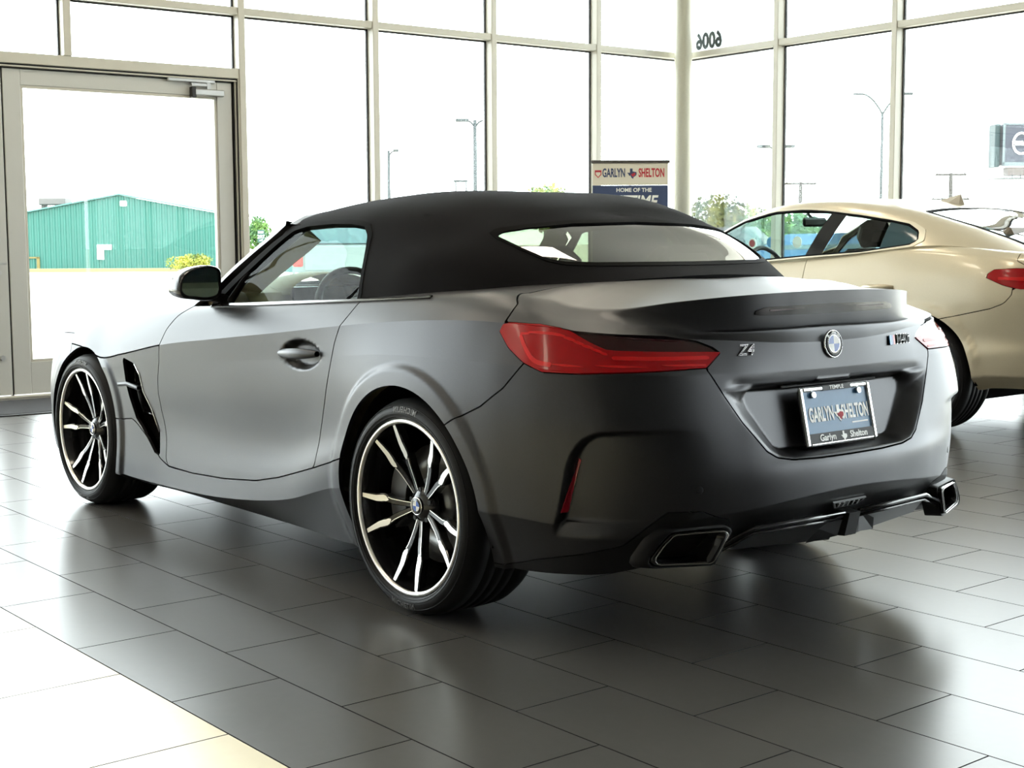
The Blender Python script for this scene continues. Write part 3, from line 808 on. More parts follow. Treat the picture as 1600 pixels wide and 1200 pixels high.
class Surf:
    """V: rows of x,y,z,nx,ny,nz,u,v ; F: list of polygons"""
    def __init__(s, V, F): s.V = V; s.F = F
    def copy(s): return Surf(s.V.copy(), list(s.F))

def grid_surface(ctrl, nu, nv, crease=(), ghost=(True, True, True), flip=False, ut=None, vt=None):
    """ctrl[row, station, 3] -> dense grid. nu/nv: samples per interval (list) ; ghost: mirror (y->-y) beyond (u0,u1,vtop)"""
    C = np.asarray(ctrl, float); R, N = C.shape[:2]
    if ut is None:
        d = np.linalg.norm(C[:, 1:]-C[:, :-1], axis=2); ut = np.concatenate([[0], np.cumsum(np.maximum(d.mean(0), 1e-3))])
    if vt is None:
        d = np.linalg.norm(C[1:]-C[:-1], axis=2); vt = np.concatenate([[0], np.cumsum(np.maximum(np.median(d, axis=1), 1e-3))])
    mir = np.array([1, -1, 1.0])
    Ce, ue = C, ut; off = 0
    if ghost[0]: Ce = np.concatenate([Ce[:, 1:2]*mir, Ce], 1); ue = np.concatenate([[ut[0]-(ut[1]-ut[0])], ue]); off = 1
    if ghost[1]: Ce = np.concatenate([Ce, C[:, -2:-1]*mir], 1); ue = np.concatenate([ue, [ut[-1]+(ut[-1]-ut[-2])]])
    uq = []; ui = []
    for i in range(N-1):
        k = nu[i] if isinstance(nu, (list, tuple)) else nu
        uq += list(np.linspace(ut[i], ut[i+1], k, endpoint=False)); ui += list(i+np.linspace(0, 1, k, endpoint=False))
    uq.append(ut[-1]); ui.append(N-1)
    A = hermite(np.swapaxes(Ce, 0, 1), ue, uq)          # (nu, R, 3)
    A = np.swapaxes(A, 0, 1)                            # (R, nu, 3)
    ve = vt
    if ghost[2]:
        A = np.concatenate([A, A[-2:-1]*mir], 0); ve = np.concatenate([vt, [vt[-1]+(vt[-1]-vt[-2])]])
    vq = []; vi = []
    for i in range(R-1):
        k = nv[i] if isinstance(nv, (list, tuple)) else nv
        vq += list(np.linspace(vt[i], vt[i+1], k, endpoint=False)); vi += list(i+np.linspace(0, 1, k, endpoint=False))
    vq.append(vt[-1]); vi.append(R-1)
    G = hermite(A, ve, vq, [c for c in crease])         # (nvq, nuq, 3)
    return G, np.array(ui), np.array(vi)

def grid_normals(G, flip=False):
    du = np.gradient(G, axis=1); dv = np.gradient(G, axis=0)
    n = np.cross(du, dv); L = np.linalg.norm(n, axis=2, keepdims=True); L[L < 1e-12] = 1
    n /= L
    return -n if flip else n

def surf_from_grid(G, ui, vi, N, flip=False):
    nv, nu = G.shape[:2]
    U, Vv = np.meshgrid(ui, vi)
    V = np.concatenate([G, N, U[..., None], Vv[..., None]], 2).reshape(-1, 8)
    idx = np.arange(nv*nu).reshape(nv, nu)
    q = np.stack([idx[:-1, :-1], idx[:-1, 1:], idx[1:, 1:], idx[1:, :-1]], -1).reshape(-1, 4)
    if flip: q = q[:, ::-1]
    # drop degenerate quads
    P = V[:, :3][q]; ar = np.linalg.norm(np.cross(P[:, 2]-P[:, 0], P[:, 3]-P[:, 1]), axis=1)
    q = q[ar > 1e-10]
    return Surf(V, [tuple(r) for r in q.tolist()])

def clip(S, d, keep=-1):
    """keep the part where field d (per vertex) is negative (keep=-1) or positive (keep=1)"""
    d = np.asarray(d, float)*(1 if keep < 0 else -1)
    d = np.where(np.abs(d) < 1e-7, -1e-7, d)
    ins = d < 0
    V = S.V; newV = []; cache = {}; base = len(V); F2 = []
    il = ins.tolist(); dl = d
    for f in S.F:
        k = [il[i] for i in f]
        if all(k): F2.append(f); continue
        if not any(k): continue
        o = []; n = len(f)
        for a in range(n):
            i, j = f[a], f[(a+1) % n]
            if il[i]: o.append(i)
            if il[i] != il[j]:
                key = (i, j) if i < j else (j, i)
                c = cache.get(key)
                if c is None:
                    t = dl[key[0]]/(dl[key[0]]-dl[key[1]])
                    newV.append(V[key[0]]*(1-t)+V[key[1]]*t); c = base+len(newV)-1; cache[key] = c
                o.append(c)
        if len(o) >= 3: F2.append(tuple(o))
    V2 = np.concatenate([V, np.array(newV)], 0) if newV else V
    used = np.zeros(len(V2), bool)
    for f in F2:
        for i in f: used[i] = True
    m = np.cumsum(used)-1
    return Surf(V2[used], [tuple(int(m[i]) for i in f) for f in F2])

def smooth_poly(P, n=8, close=True):
    P = np.asarray(P, float)
    if close: Q = np.concatenate([P[-2:], P, P[:3]], 0)
    else: Q = P
    t = np.concatenate([[0], np.cumsum(np.maximum(np.linalg.norm(Q[1:]-Q[:-1], axis=1)**0.7, 1e-6))])
    if close:
        tq = np.concatenate([np.linspace(t[i], t[i+1], n, endpoint=False) for i in range(2, 2+len(P))])
    else:
        tq = np.concatenate([np.linspace(t[i], t[i+1], n, endpoint=False) for i in range(len(Q)-1)]+[[t[-1]]])
    return hermite(Q, t, tq)

def sd_poly(xy, poly, scale=(1, 1), close=True):
    """signed distance to polygon (negative inside), coordinates scaled to metres"""
    p = np.asarray(xy, float)*np.asarray(scale); Q = np.asarray(poly, float)*np.asarray(scale)
    best = np.full(len(p), 1e9); inside = np.zeros(len(p), bool); n = len(Q)
    for i in range(n):
        a, b = Q[i], Q[(i+1) % n]
        e = b-a; L = e@e
        if L < 1e-14: continue
        w = p-a; t = np.clip(w@e/L, 0, 1); r = w-t[:, None]*e
        best = np.minimum(best, (r*r).sum(1))
        c = ((a[1] > p[:, 1]) != (b[1] > p[:, 1]))
        with np.errstate(divide='ignore', invalid='ignore'):
            xi = a[0]+(p[:, 1]-a[1])*e[0]/(e[1] if abs(e[1]) > 1e-12 else 1e-12)
        inside ^= c & (p[:, 0] < xi)
    s = np.sqrt(best)
    return np.where(inside, -s, s)

def sd_line(xy, line, scale=(1, 1)):
    """distance to an open polyline"""
    p = np.asarray(xy, float)*np.asarray(scale); Q = np.asarray(line, float)*np.asarray(scale)
    best = np.full(len(p), 1e9)
    for a, b in zip(Q[:-1], Q[1:]):
        e = b-a; L = max(e@e, 1e-14); w = p-a; t = np.clip(w@e/L, 0, 1); r = w-t[:, None]*e
        best = np.minimum(best, (r*r).sum(1))
    return np.sqrt(best)

def mirror(S):
    V = S.V.copy(); V[:, 1] *= -1; V[:, 4] *= -1
    return Surf(V, [tuple(reversed(f)) for f in S.F])

def join(A, B):
    n = len(A.V)
    return Surf(np.concatenate([A.V, B.V], 0), list(A.F)+[tuple(i+n for i in f) for f in B.F])

def weld(S, eps=1e-5):
    key = {}; m = []; keep = []
    for i, v in enumerate(np.round(S.V[:, :3]/eps).astype(np.int64).tolist()):
        k = tuple(v)
        if k not in key: key[k] = len(keep); keep.append(i)
        m.append(key[k])
    V = S.V[keep].copy()
    F = []
    for f in S.F:
        g = []
        for i in f:
            if not g or g[-1] != m[i]: g.append(m[i])
        if len(g) > 1 and g[0] == g[-1]: g.pop()
        if len(g) >= 3: F.append(tuple(g))
    return Surf(V, F)

def both(S): return weld(join(S, mirror(S)))

def offset(S, d):
    V = S.V.copy(); V[:, :3] += V[:, 3:6]*d
    return Surf(V, list(S.F))

def surf_object(S, name, m, parent, flange=0.0, thick=0.0, skip_centre=True, keepn=True):
    """flange: rim folded inward along every open edge so that the panel shows an edge"""
    V = S.V; F = list(S.F); n0 = len(V)
    N = V[:, 3:6].copy(); L = np.linalg.norm(N, axis=1, keepdims=True); L[L < 1e-9] = 1; N /= L
    verts = V[:, :3].tolist()
    rim = []
    if flange > 0:
        cnt = {}
        for f in F:
            for a in range(len(f)):
                i, j = f[a], f[(a+1) % len(f)]
                k = (i, j) if i < j else (j, i)
                cnt[k] = None if k in cnt else (i, j)
        mp = {}
        for k, e in cnt.items():
            if e is None: continue
            i, j = e
            if skip_centre and abs(V[i, 1]) < 1e-6 and abs(V[j, 1]) < 1e-6: continue
            for q in (i, j):
                if q not in mp:
                    mp[q] = (len(verts), len(verts)+1)
                    verts.append(V[q, :3].tolist()); verts.append((V[q, :3]-N[q]*flange).tolist())
            rim.append((mp[j][0], mp[i][0], mp[i][1], mp[j][1]))
    me = bpy.data.meshes.new(name)
    me.from_pydata(verts, [], F+rim)
    me.polygons.foreach_set('use_smooth', [True]*len(F)+[False]*len(rim))
    me.update()
    if keepn:
        ln = np.zeros((len(me.loops), 3)); li = np.zeros(len(me.loops), np.int32); me.loops.foreach_get('vertex_index', li)
        pn = np.zeros(len(me.polygons)*3); me.polygons.foreach_get('normal', pn); pn = pn.reshape(-1, 3)
        lt = np.zeros(len(me.polygons), np.int32); me.polygons.foreach_get('loop_total', lt)
        lp = np.repeat(np.arange(len(me.polygons)), lt)
        isrim = lp >= len(F)
        ln[~isrim] = N[li[~isrim]]; ln[isrim] = pn[lp[isrim]]
        me.normals_split_custom_set(ln.tolist())
    return link_mesh(name, me, m, parent)

def smoothstep(a, b, x):
    t = np.clip((x-a)/(b-a), 0, 1); return t*t*(3-2*t)
# ------------------------------------------------------------------ grey roadster: control rows (front centre -> side -> rear centre), left half
# stations: 0 front centre, 1, 2, 3 corner, 4..16 side, 17..19 rear corner, 20, 21, 22 rear centre
RS_ROWS = [
 # A underside edge
 [(3.24,0,0.17),(3.17,0.4,0.17),(3.02,0.68,0.17),(2.92,0.77,0.165),(2.84,0.79,0.16),(2.65,0.8,0.155),(2.47,0.8,0.15),(2.27,0.81,0.148),(2.05,0.83,0.145),(1.7,0.83,0.15),(1.2,0.83,0.15),(0.75,0.835,0.15),(0.38,0.845,0.15),(0.1,0.83,0.18),(-0.13,0.82,0.195),(-0.34,0.825,0.205),(-0.47,0.825,0.212),(-0.6,0.805,0.222),(-0.71,0.745,0.232),(-0.8,0.63,0.258),(-0.87,0.42,0.285),(-0.89,0.2,0.292),(-0.895,0,0.295)],
 # B skirt lower edge / bumper lower crease
 [(3.32,0,.26),(3.25,.42,.26),(3.09,.72,.25),(2.97,.83,.235),(2.86,.875,.22),(2.65,.885,.21),(2.47,.89,.20),(2.27,.893,.185),(2.05,.895,.178),(1.7,.895,.180),(1.2,.893,.199),(.75,.893,.256),(.38,.905,.350),(.1,.92,.375),(-.13,.918,.38),(-.34,.908,.38),(-.47,.895,.376),(-.62,.865,.372),(-.755,.80,.372),(-.86,.66,.382),(-.945,.42,.402),(-.978,.2,.42),(-.985,0,.428)],
 # C door lower edge / bumper face
 [(3.34,0,.38),(3.27,.43,.38),(3.10,.73,.365),(2.98,.84,.35),(2.87,.885,.33),(2.65,.897,.315),(2.47,.90,.30),(2.27,.90,.278),(2.05,.90,.262),(1.7,.89,.26),(1.2,.885,.281),(.75,.888,.340),(.38,.912,.440),(.1,.925,.475),(-.13,.925,.482),(-.34,.917,.48),(-.47,.904,.478),(-.625,.872,.476),(-.765,.805,.476),(-.87,.665,.483),(-.95,.42,.495),(-.975,.2,.505),(-.98,0,.51)],
 # D
 [(3.34,0,.48),(3.27,.43,.48),(3.10,.73,.48),(2.98,.845,.475),(2.87,.888,.47),(2.65,.90,.465),(2.47,.905,.46),(2.27,.903,.45),(2.05,.898,.44),(1.7,.88,.43),(1.2,.872,.43),(.75,.875,.46),(.38,.905,.53),(.1,.932,.565),(-.13,.935,.575),(-.34,.926,.575),(-.47,.912,.573),(-.63,.878,.57),(-.775,.808,.566),(-.87,.67,.562),(-.936,.42,.556),(-.955,.2,.552),(-.958,0,.55)],
 # E
 [(3.33,0,.56),(3.26,.43,.56),(3.09,.72,.565),(2.97,.84,.57),(2.86,.882,.57),(2.65,.896,.58),(2.47,.90,.58),(2.27,.90,.575),(2.05,.90,.57),(1.7,.893,.575),(1.2,.89,.60),(.75,.893,.63),(.38,.908,.665),(.1,.93,.688),(-.13,.934,.694),(-.34,.925,.69),(-.47,.912,.686),(-.63,.88,.68),(-.77,.812,.672),(-.86,.675,.662),(-.915,.42,.652),(-.932,.2,.647),(-.935,0,.645)],
 # F boot lid lower edge
 [(3.32,0,.60),(3.25,.43,.605),(3.075,.715,.62),(2.96,.83,.63),(2.86,.872,.635),(2.65,.892,.645),(2.47,.898,.64),(2.27,.902,.62),(2.05,.903,.635),(1.7,.90,.665),(1.2,.897,.71),(.75,.896,.745),(.38,.902,.78),(.1,.916,.80),(-.13,.918,.806),(-.34,.908,.806),(-.47,.895,.803),(-.62,.862,.797),(-.745,.795,.788),(-.835,.67,.782),(-.885,.42,.775),(-.897,.2,.770),(-.898,0,.768)],
 # G crease / lamp top
 [(3.30,0,.64),(3.23,.43,.65),(3.06,.705,.67),(2.95,.815,.685),(2.85,.858,.70),(2.65,.882,.70),(2.47,.893,.69),(2.27,.902,.658),(2.05,.905,.686),(1.7,.905,.742),(1.2,.903,.794),(.75,.898,.838),(.38,.894,.876),(.1,.892,.90),(-.13,.886,.914),(-.34,.872,.919),(-.47,.855,.915),(-.59,.825,.908),(-.70,.765,.896),(-.785,.66,.884),(-.855,.42,.868),(-.885,.2,.852),(-.888,0,.846)],
 # H shoulder
 [(3.22,0,0.7),(3.15,0.4,0.705),(2.99,0.655,0.735),(2.89,0.755,0.76),(2.8,0.8,0.78),(2.63,0.83,0.8),(2.47,0.845,0.813),(2.27,0.855,0.817),(2.05,0.868,0.822),(1.7,0.878,0.845),(1.2,0.876,0.872),(0.75,0.871,0.895),(0.38,0.866,0.92),(0.1,0.86,0.939),(-0.13,0.85,0.952),(-0.32,0.832,0.957),(-0.44,0.815,0.951),(-0.575,0.795,0.922),(-0.665,0.715,0.918),(-0.755,0.625,0.898),(-0.83,0.42,0.888),(-0.865,0.2,0.887),(-0.868,0,0.888)],
 # I belt / spoiler undercut
 [(3.1,0,0.75),(3.04,0.38,0.755),(2.9,0.59,0.79),(2.8,0.68,0.815),(2.72,0.725,0.832),(2.58,0.765,0.85),(2.45,0.785,0.862),(2.26,0.8,0.87),(2.05,0.815,0.878),(1.7,0.835,0.893),(1.2,0.846,0.913),(0.75,0.843,0.935),(0.38,0.84,0.953),(0.1,0.832,0.968),(-0.11,0.815,0.98),(-0.29,0.788,0.987),(-0.41,0.775,0.973),(-0.552,0.765,0.936),(-0.655,0.685,0.928),(-0.757,0.575,0.908),(-0.845,0.385,0.899),(-0.872,0.185,0.899),(-0.874,0,0.901)],
 # J deck edge / spoiler lip
 [(2.98,0,0.8),(2.93,0.34,0.805),(2.8,0.5,0.838),(2.7,0.57,0.86),(2.62,0.6,0.872),(2.5,0.625,0.885),(2.38,0.64,0.897),(2.22,0.65,0.912),(2.02,0.66,0.928),(1.7,0.68,0.943),(1.2,0.7,0.95),(0.75,0.705,0.962),(0.38,0.715,0.975),(0.1,0.72,0.988),(-0.1,0.71,0.998),(-0.27,0.7,1.001),(-0.4,0.715,0.988),(-0.53,0.712,0.957),(-0.64,0.645,0.95),(-0.762,0.54,0.972),(-0.855,0.36,0.99),(-0.878,0.17,0.996),(-0.882,0,0.998)],
 # K deck middle
 [(2.8,0,0.865),(2.76,0.2,0.868),(2.68,0.31,0.882),(2.6,0.35,0.893),(2.53,0.365,0.902),(2.42,0.375,0.915),(2.3,0.38,0.925),(2.15,0.385,0.938),(1.98,0.39,0.953),(1.7,0.4,0.972),(1.2,0.4,0.98),(0.75,0.4,0.992),(0.38,0.4,1.008),(0.1,0.4,1.02),(-0.1,0.395,1.026),(-0.25,0.385,1.026),(-0.35,0.37,1.023),(-0.42,0.36,1.016),(-0.52,0.33,1.008),(-0.63,0.29,1.002),(-0.75,0.19,1),(-0.81,0.09,1.001),(-0.825,0,1.001)],
 # L centre line
 [(2.60,0,.912),(2.57,0,.915),(2.52,0,.920),(2.47,0,.924),(2.42,0,.929),(2.34,0,.936),(2.24,0,.944),(2.10,0,.955),(1.94,0,.968),(1.7,0,.984),(1.2,0,.99),(.75,0,1.005),(.38,0,1.02),(.1,0,1.032),(-.10,0,1.036),(-.24,0,1.034),(-.33,0,1.031),(-.41,0,1.027),(-.49,0,1.021),(-.575,0,1.014),(-.675,0,1.007),(-.73,0,1.003),(-.76,0,1.001)],
]
RS_NU = [6,6,6,10,18,18,18,20,18,18,18,18,18,16,16,14,24,26,26,30,24,20]
RS_NV = [14,18,16,18,16,14,12,10,10,10,8]
RS_CREASE = (1, 5, 6, 9)

def rs_body():
    G, ui, vi = grid_surface(RS_ROWS, RS_NU, RS_NV, RS_CREASE)
    return G, ui, vi
# ------------------------------------------------------------------ grey roadster
def paint(name, col, rough, metal, coat, crough):
    m = mat(name, col, rough, metal, 0.5, coat=coat, crough=crough)
    nt = m.node_tree; b = nt.nodes['Principled BSDF']
    tc = nt.nodes.new('ShaderNodeTexCoord'); n = nt.nodes.new('ShaderNodeTexNoise'); n.inputs['Scale'].default_value = 900; n.inputs['Detail'].default_value = 1
    nt.links.new(tc.outputs['Object'], n.inputs['Vector'])
    mx = nt.nodes.new('ShaderNodeMix'); mx.data_type = 'RGBA'
    mx.inputs[6].default_value = (*[c*0.8 for c in col], 1); mx.inputs[7].default_value = (*[c*1.2 for c in col], 1)
    nt.links.new(n.outputs['Fac'], mx.inputs[0]); nt.links.new(mx.outputs[2], b.inputs['Base Color'])
    return m
GREY = paint('frozen_grey_paint', (0.048, 0.048, 0.051), 0.36, 0.88, 0.08, 0.30)
BLK = mat('gloss_black', (0.008, 0.008, 0.009), 0.12, 0.0, 0.5)
BLKM = mat('satin_black', (0.008, 0.008, 0.009), 0.5, 0.0, 0.25)
DARK = mat('dark_void', (0.003, 0.003, 0.003), 0.9, 0.0, 0.05)
REDL = mat('red_lens', (0.34, 0.003, 0.006), 0.18, 0.0, 0.25, coat=0.15, crough=0.03)
REDB = mat('red_light_guide', (0.62, 0.006, 0.008), 0.3, 0.0, 0.25, coat=0.1)
REDD = mat('dark_red_lens', (0.022, 0.002, 0.003), 0.14, 0.0, 0.3, coat=0.3, crough=0.02)
MACH = mat('machined_alloy', (0.86, 0.84, 0.80), 0.28, 0.9)
CHR = mat('chrome_trim', (0.85, 0.85, 0.86), 0.10, 1.0)
RUB = mat('tyre', (0.008, 0.008, 0.009), 0.55, 0.0, 0.22, noise=0.25, nscale=120)
FAB = mat('black_canvas', (0.0060, 0.0055, 0.0062), 0.9, 0.0, 0.12, noise=0.3, nscale=900, bump=0.25, bscale=1500)
SEAL = mat('black_rubber_seal', (0.004, 0.004, 0.004), 0.7, 0.0, 0.04)
BEIGE = mat('beige_leather', (0.20, 0.170, 0.100), 0.6, noise=0.05, nscale=300)
LEATH = mat('black_leather', (0.02, 0.02, 0.02), 0.5)
WGL = glassmat('car_glass', (0.80, 0.92, 0.88), 0.008)
RGL = glassmat('rear_glass', (0.16, 0.18, 0.125), 0.12)
WHT = mat('white_enamel', (0.82, 0.82, 0.80), 0.35)
BLUE = mat('blue_enamel', (0.02, 0.09, 0.42), 0.3)
RS = tag(empty('roadster', (0, 0, 0)), 'matte grey two-seat roadster with a black canvas soft top in the foreground', 'car')

AR, AF = (0.0, 0.345, 0.368), (2.46, 0.345, 0.350)   # wheel openings: x, z, radius
_E = np.array(RS_ROWS[4]); _SA = np.concatenate([[0], np.cumsum(np.linalg.norm(_E[1:]-_E[:-1], axis=1))])
def sarc(u): return np.interp(u, np.arange(len(_SA)), _SA)
DOOR = [(2.403,.899),(2.338,.866),(2.269,.806),(2.225,.741),(2.217,.715),(2.21,.674),(2.185,.606),(2.176,.548),(2.185,.481),(2.210,.412),(2.221,.372),(2.223,.29),(2.24,.262),(2.443,.258),(2.703,.269),(2.945,.292),(3.108,.324),(3.372,.392),(3.405,.515),(3.452,.627),(3.486,.735),(3.511,.82),(3.538,.874),(3.558,.905),(3.60,.99),(2.5,.95)]
SKIRT = [(1.70,.412),(1.849,.414),(1.935,.424),(1.979,.406),(2.087,.343),(2.171,.285),(2.249,.260),(2.443,.258),(2.703,.269),(2.945,.292),(3.108,.324),(3.379,.394),(3.598,.455),(3.80,.50),(3.80,.05),(1.60,.05)]
VENT = [(1.875,.675),(1.976,.657),(2.025,.61),(2.041,.548),(2.096,.474),(2.113,.444),(2.165,.392),(2.170,.296),(2.127,.300),(2.016,.395),(1.968,.428),(1.915,.512),(1.889,.579)]
LAMP = [(4.341,.893),(4.346,.914),(4.369,.918),(4.504,.916),(4.58,.908),(4.639,.900),(4.752,.893),(4.945,.884),(5.039,.870),(5.089,.851),(5.109,.836),(5.047,.798),(4.949,.797),(4.728,.793),(4.638,.790),(4.534,.791),(4.464,.812),(4.39,.850)]
LSPLIT = [(4.60,.910),(4.639,.895),(4.69,.872),(4.74,.853),(4.773,.850),(5.064,.840),(5.20,.832),(5.2,.95),(4.6,.95)]
LIDB = [(4.30,1.3),(4.335,1.004),(4.374,.968),(4.350,.919),(4.504,.916),(4.58,.908),(4.639,.900),(4.752,.893),(4.945,.884),(5.039,.870),(5.089,.851),(5.109,.836),(5.047,.796),(5.092,.721),(5.144,.643),(5.215,.560),(5.25,.540),(5.308,.530),(5.42,.526),(5.9,.524),(5.9,1.3)]
QUART = [(3.2,-.2),(4.02,-.2),(4.10,.58),(4.204,.636),(4.313,.682),(4.395,.738),(4.464,.812),(4.48,.86),(4.349,.919),(4.374,.968),(4.335,1.004),(4.30,1.3),(3.2,1.3)]
VALN = [(4.0,.205),(4.309,.216),(4.471,.256),(4.666,.294),(4.774,.321),(4.834,.37),(4.888,.413),(4.987,.413),(5.03,.395),(5.083,.381),(5.118,.335),(5.150,.328),(5.20,.348),(5.366,.349),(5.9,.350),(5.9,.0),(4.0,.0)]
INLET = [(4.711,.342),(4.592,.325),(4.57,.338),(4.587,.411),(4.603,.484),(4.617,.556),(4.64,.598),(4.678,.628),(4.723,.637),(4.818,.641),(4.927,.639),(5.007,.629)]
INLP = INLET+[(5.02,.60),(4.95,.40),(4.80,.33)]

def rs_displace(G, U):
    s = sarc(U); P = G.reshape(-1, 3).copy(); sf = np.broadcast_to(s, G.shape[:2]).reshape(-1)
    N = grid_normals(G).reshape(-1, 3)
    x, y, z = P[:, 0], P[:, 1], P[:, 2]
    sz = np.stack([sf, z], 1)
    side = (y > 0.7) & (z < 0.86)
    d = np.zeros(len(P))
    # wheel arch lips
    for cx, cz, r, a, w in ((*AR, 0.011, 0.060), (*AF, 0.010, 0.045)):
        q = np.hypot(x-cx, z-cz)-r
        fade = 1.0 if cx < 1 else 1-smoothstep(0.60, 0.68, z)
        d += np.where(side, fade*a*(1-smoothstep(w-0.016, w+0.010, q)), 0)
    # door handle cup
    e = np.hypot((sf-3.293)/0.125, (z-0.769)/0.050)
    d += np.where(side, -0.030*(1-smoothstep(0.72, 1.0, e)), 0)
    # rear bumper side inlet
    rear = (x < -0.3) & (z < 0.8)
    a = sd_poly(sz, smooth_poly(INLP, 6))
    edge = sd_line(sz, smooth_poly(INLET, 6, False))
    right = smoothstep(4.66, 5.02, sf); low = smoothstep(0.335, 0.39, z)
    dep = 0.038*smoothstep(0.0, 0.013, edge)*(1-right)*low
    d += np.where(rear & (a < 0), -dep, 0)
    P += N*d[:, None]
    # number plate recess in the boot lid
    x, y, z = P[:, 0], P[:, 1], P[:, 2]
    yz = np.stack([y, z], 1)
    OUT = [(-.2,.738),(.478,.738),(.47,.72),(.418,.643),(.333,.556),(.30,.542),(.25,.535),(-.2,.533)]
    INN = [(-.2,.726),(.34,.726),(.362,.705),(.352,.68),(.268,.562),(.24,.552),(-.2,.550)]
    do = -sd_poly(yz, OUT); di = sd_poly(yz, INN)
    px = -0.864-(0.695-z)*0.225
    w = np.where(di <= 0, 1.0, do/np.maximum(do+di, 1e-6))
    m = (x < -0.5) & (do > 0)
    w = w*w*(3-2*w)*0.35+w*0.65
    P[:, 0] = np.where(m, x*(1-w)+px*w, x)
    bv = (x < -0.5) & (z > 0.736) & (z < 0.768) & (y < 0.492)
    P[:, 0] = np.where(bv, P[:, 0]+0.013*(0.768-z)/0.032*(1-smoothstep(0.39, 0.465, y)), P[:, 0])
    return P.reshape(G.shape)

G_, ui_, vi_ = rs_body()
G_ = rs_displace(G_, ui_)
def seg_surf(G, ui, vi, crease):
    """separate smooth bands between the crease rows so that creases stay sharp"""
    cuts = [0]+[int(np.argmin(np.abs(vi-c))) for c in crease]+[len(vi)-1]; out = None
    for a, b in zip(cuts[:-1], cuts[1:]):
        g = G[a:b+1]; n = grid_normals(g)
        S = surf_from_grid(g, ui, vi[a:b+1], n)
        out = S if out is None else join(out, S)
    return out
BODY = seg_surf(G_, ui_, vi_, RS_CREASE)
# drop degenerate normals at the centre line
bad = np.linalg.norm(BODY.V[:, 3:6], axis=1) < 0.5
BODY.V[bad, 3:6] = (0, 0, 1)
def F_sz(S): return np.stack([sarc(S.V[:, 6]), S.V[:, 2]], 1)
def f_poly(S, poly, sm=0): return sd_poly(F_sz(S), smooth_poly(poly, sm) if sm else poly)
def f_arch(S, grow=0.0):
    a = np.hypot(S.V[:, 0]-AR[0], S.V[:, 2]-AR[1])-AR[2]-grow; b = np.hypot(S.V[:, 0]-AF[0], S.V[:, 2]-AF[1])-AF[2]-grow
    return np.minimum(a, b)
def rect(S, x0=None, x1=None):
    V = S.V[:, 0]
    if x0 is not None: S = clip(S, x0-V)
    if x1 is not None: S = clip(S, S.V[:, 0]-x1)
    return S
g = 0.0024
FBASE = [(1.9,.828),(1.40,.83),(1.05,.836),(.75,.836),(.5,.834),(.32,.826),(.12,.80),(-.05,.738),(-.14,.672),(-.225,.59),(-.33,.44),(-.40,.25),(-.43,0),(-.43,-.3),(1.9,-.3)]
def f_fab(S, inset=0.0): return sd_poly(S.V[:, :2], FBASE)+inset
ARC = clip(BODY, -f_arch(BODY))                         # everything outside the wheel openings
def pan(name, S, parent=RS, m=GREY, fl=0.014, pair=True):
    if not pair:
        return surf_object(both(S), name, m, parent, fl)
    o = surf_object(S, name, m, parent, fl)
    o2 = surf_object(mirror(S), name, m, parent, fl)
    return o, o2
def below_belt(S): return clip(S, S.V[:, 7]-8.0)
# doors
S = below_belt(ARC); S = clip(S, f_poly(S, DOOR)+g)
doors = pan('door', S)
# sills
S = below_belt(ARC); S = rect(S, -0.5, 2.6); S = clip(S, f_poly(S, SKIRT)+g); S = clip(S, f_poly(S, VENT)-0.001, 1)
sills = pan('side_sill', S)
# rear quarter
S = rect(ARC, None, 1.2); S = clip(S, f_poly(S, QUART)+g); S = clip(S, f_poly(S, DOOR)-g, 1); S = clip(S, f_poly(S, SKIRT)-g, 1); S = clip(S, f_poly(S, LAMP)-g, 1); S = clip(S, -f_fab(S, 0.006))
quarters = pan('quarter_panel', S)
# front side panel with the vent, front bumper, bonnet
S = below_belt(rect(ARC, 1.3, 2.62)); S = clip(S, S.V[:, 7]-5.97); S = clip(S, f_poly(S, DOOR)-g, 1); S = clip(S, f_poly(S, SKIRT)-g, 1); S = clip(S, f_poly(S, VENT)-0.0005, 1)
fend = pan('front_side_panel', S)
S = rect(ARC, 2.624); S = clip(S, S.V[:, 7]-6.4)
pan('front_bumper', S, pair=False)
S = rect(ARC, 1.2); S = clip(S, 6.03-S.V[:, 7]); S = clip(S, f_poly(S, DOOR)-g, 1)
S = clip(S, (1.515+0.2*(1-(S.V[:, 1]/.84)**2))-S.V[:, 0])
fr_ = np.maximum(2.63-S.V[:, 0], 0)
S = clip(S, np.where(S.V[:, 0] > 2.63, 6.43-S.V[:, 7], -1))
pan('bonnet', S, pair=False)
# boot lid
S = rect(BODY, None, 0.3); S = clip(S, f_poly(S, LIDB)+g); S = clip(S, -f_fab(S, 0.006))
lid = pan('boot_lid', S, pair=False)
# rear bumper and lower valance
S = rect(ARC, None, -0.1); S = clip(S, S.V[:, 7]-6.9); S = clip(S, f_poly(S, QUART)-g, 1); S = clip(S, f_poly(S, LIDB)-g, 1); S = clip(S, f_poly(S, LAMP)-g, 1)
Sv = S
S = clip(S, f_poly(S, VALN)-0.0015, 1)
bump_ = pan('rear_bumper', S, pair=False)
EXH_Y = [(.498,.348),(.507,.357),(.645,.354),(.672,.334),(.702,.300),(.700,.284),(.690,.277),(.548,.271),(.537,.275)]
Sv = clip(Sv, f_poly(Sv, VALN)+0.0015)
pan('rear_valance', Sv, RS, BLKM, 0.02, pair=False)
# dark shell added behind the gaps to block light through them
S = clip(offset(BODY, -0.016), -f_arch(offset(BODY, -0.016), 0.004)); S = clip(S, -f_fab(S, -0.02)); S = clip(S, f_poly(S, VENT)-0.02, 1)
sh = surf_object(both(S), 'gap_blocker', DARK, RS)

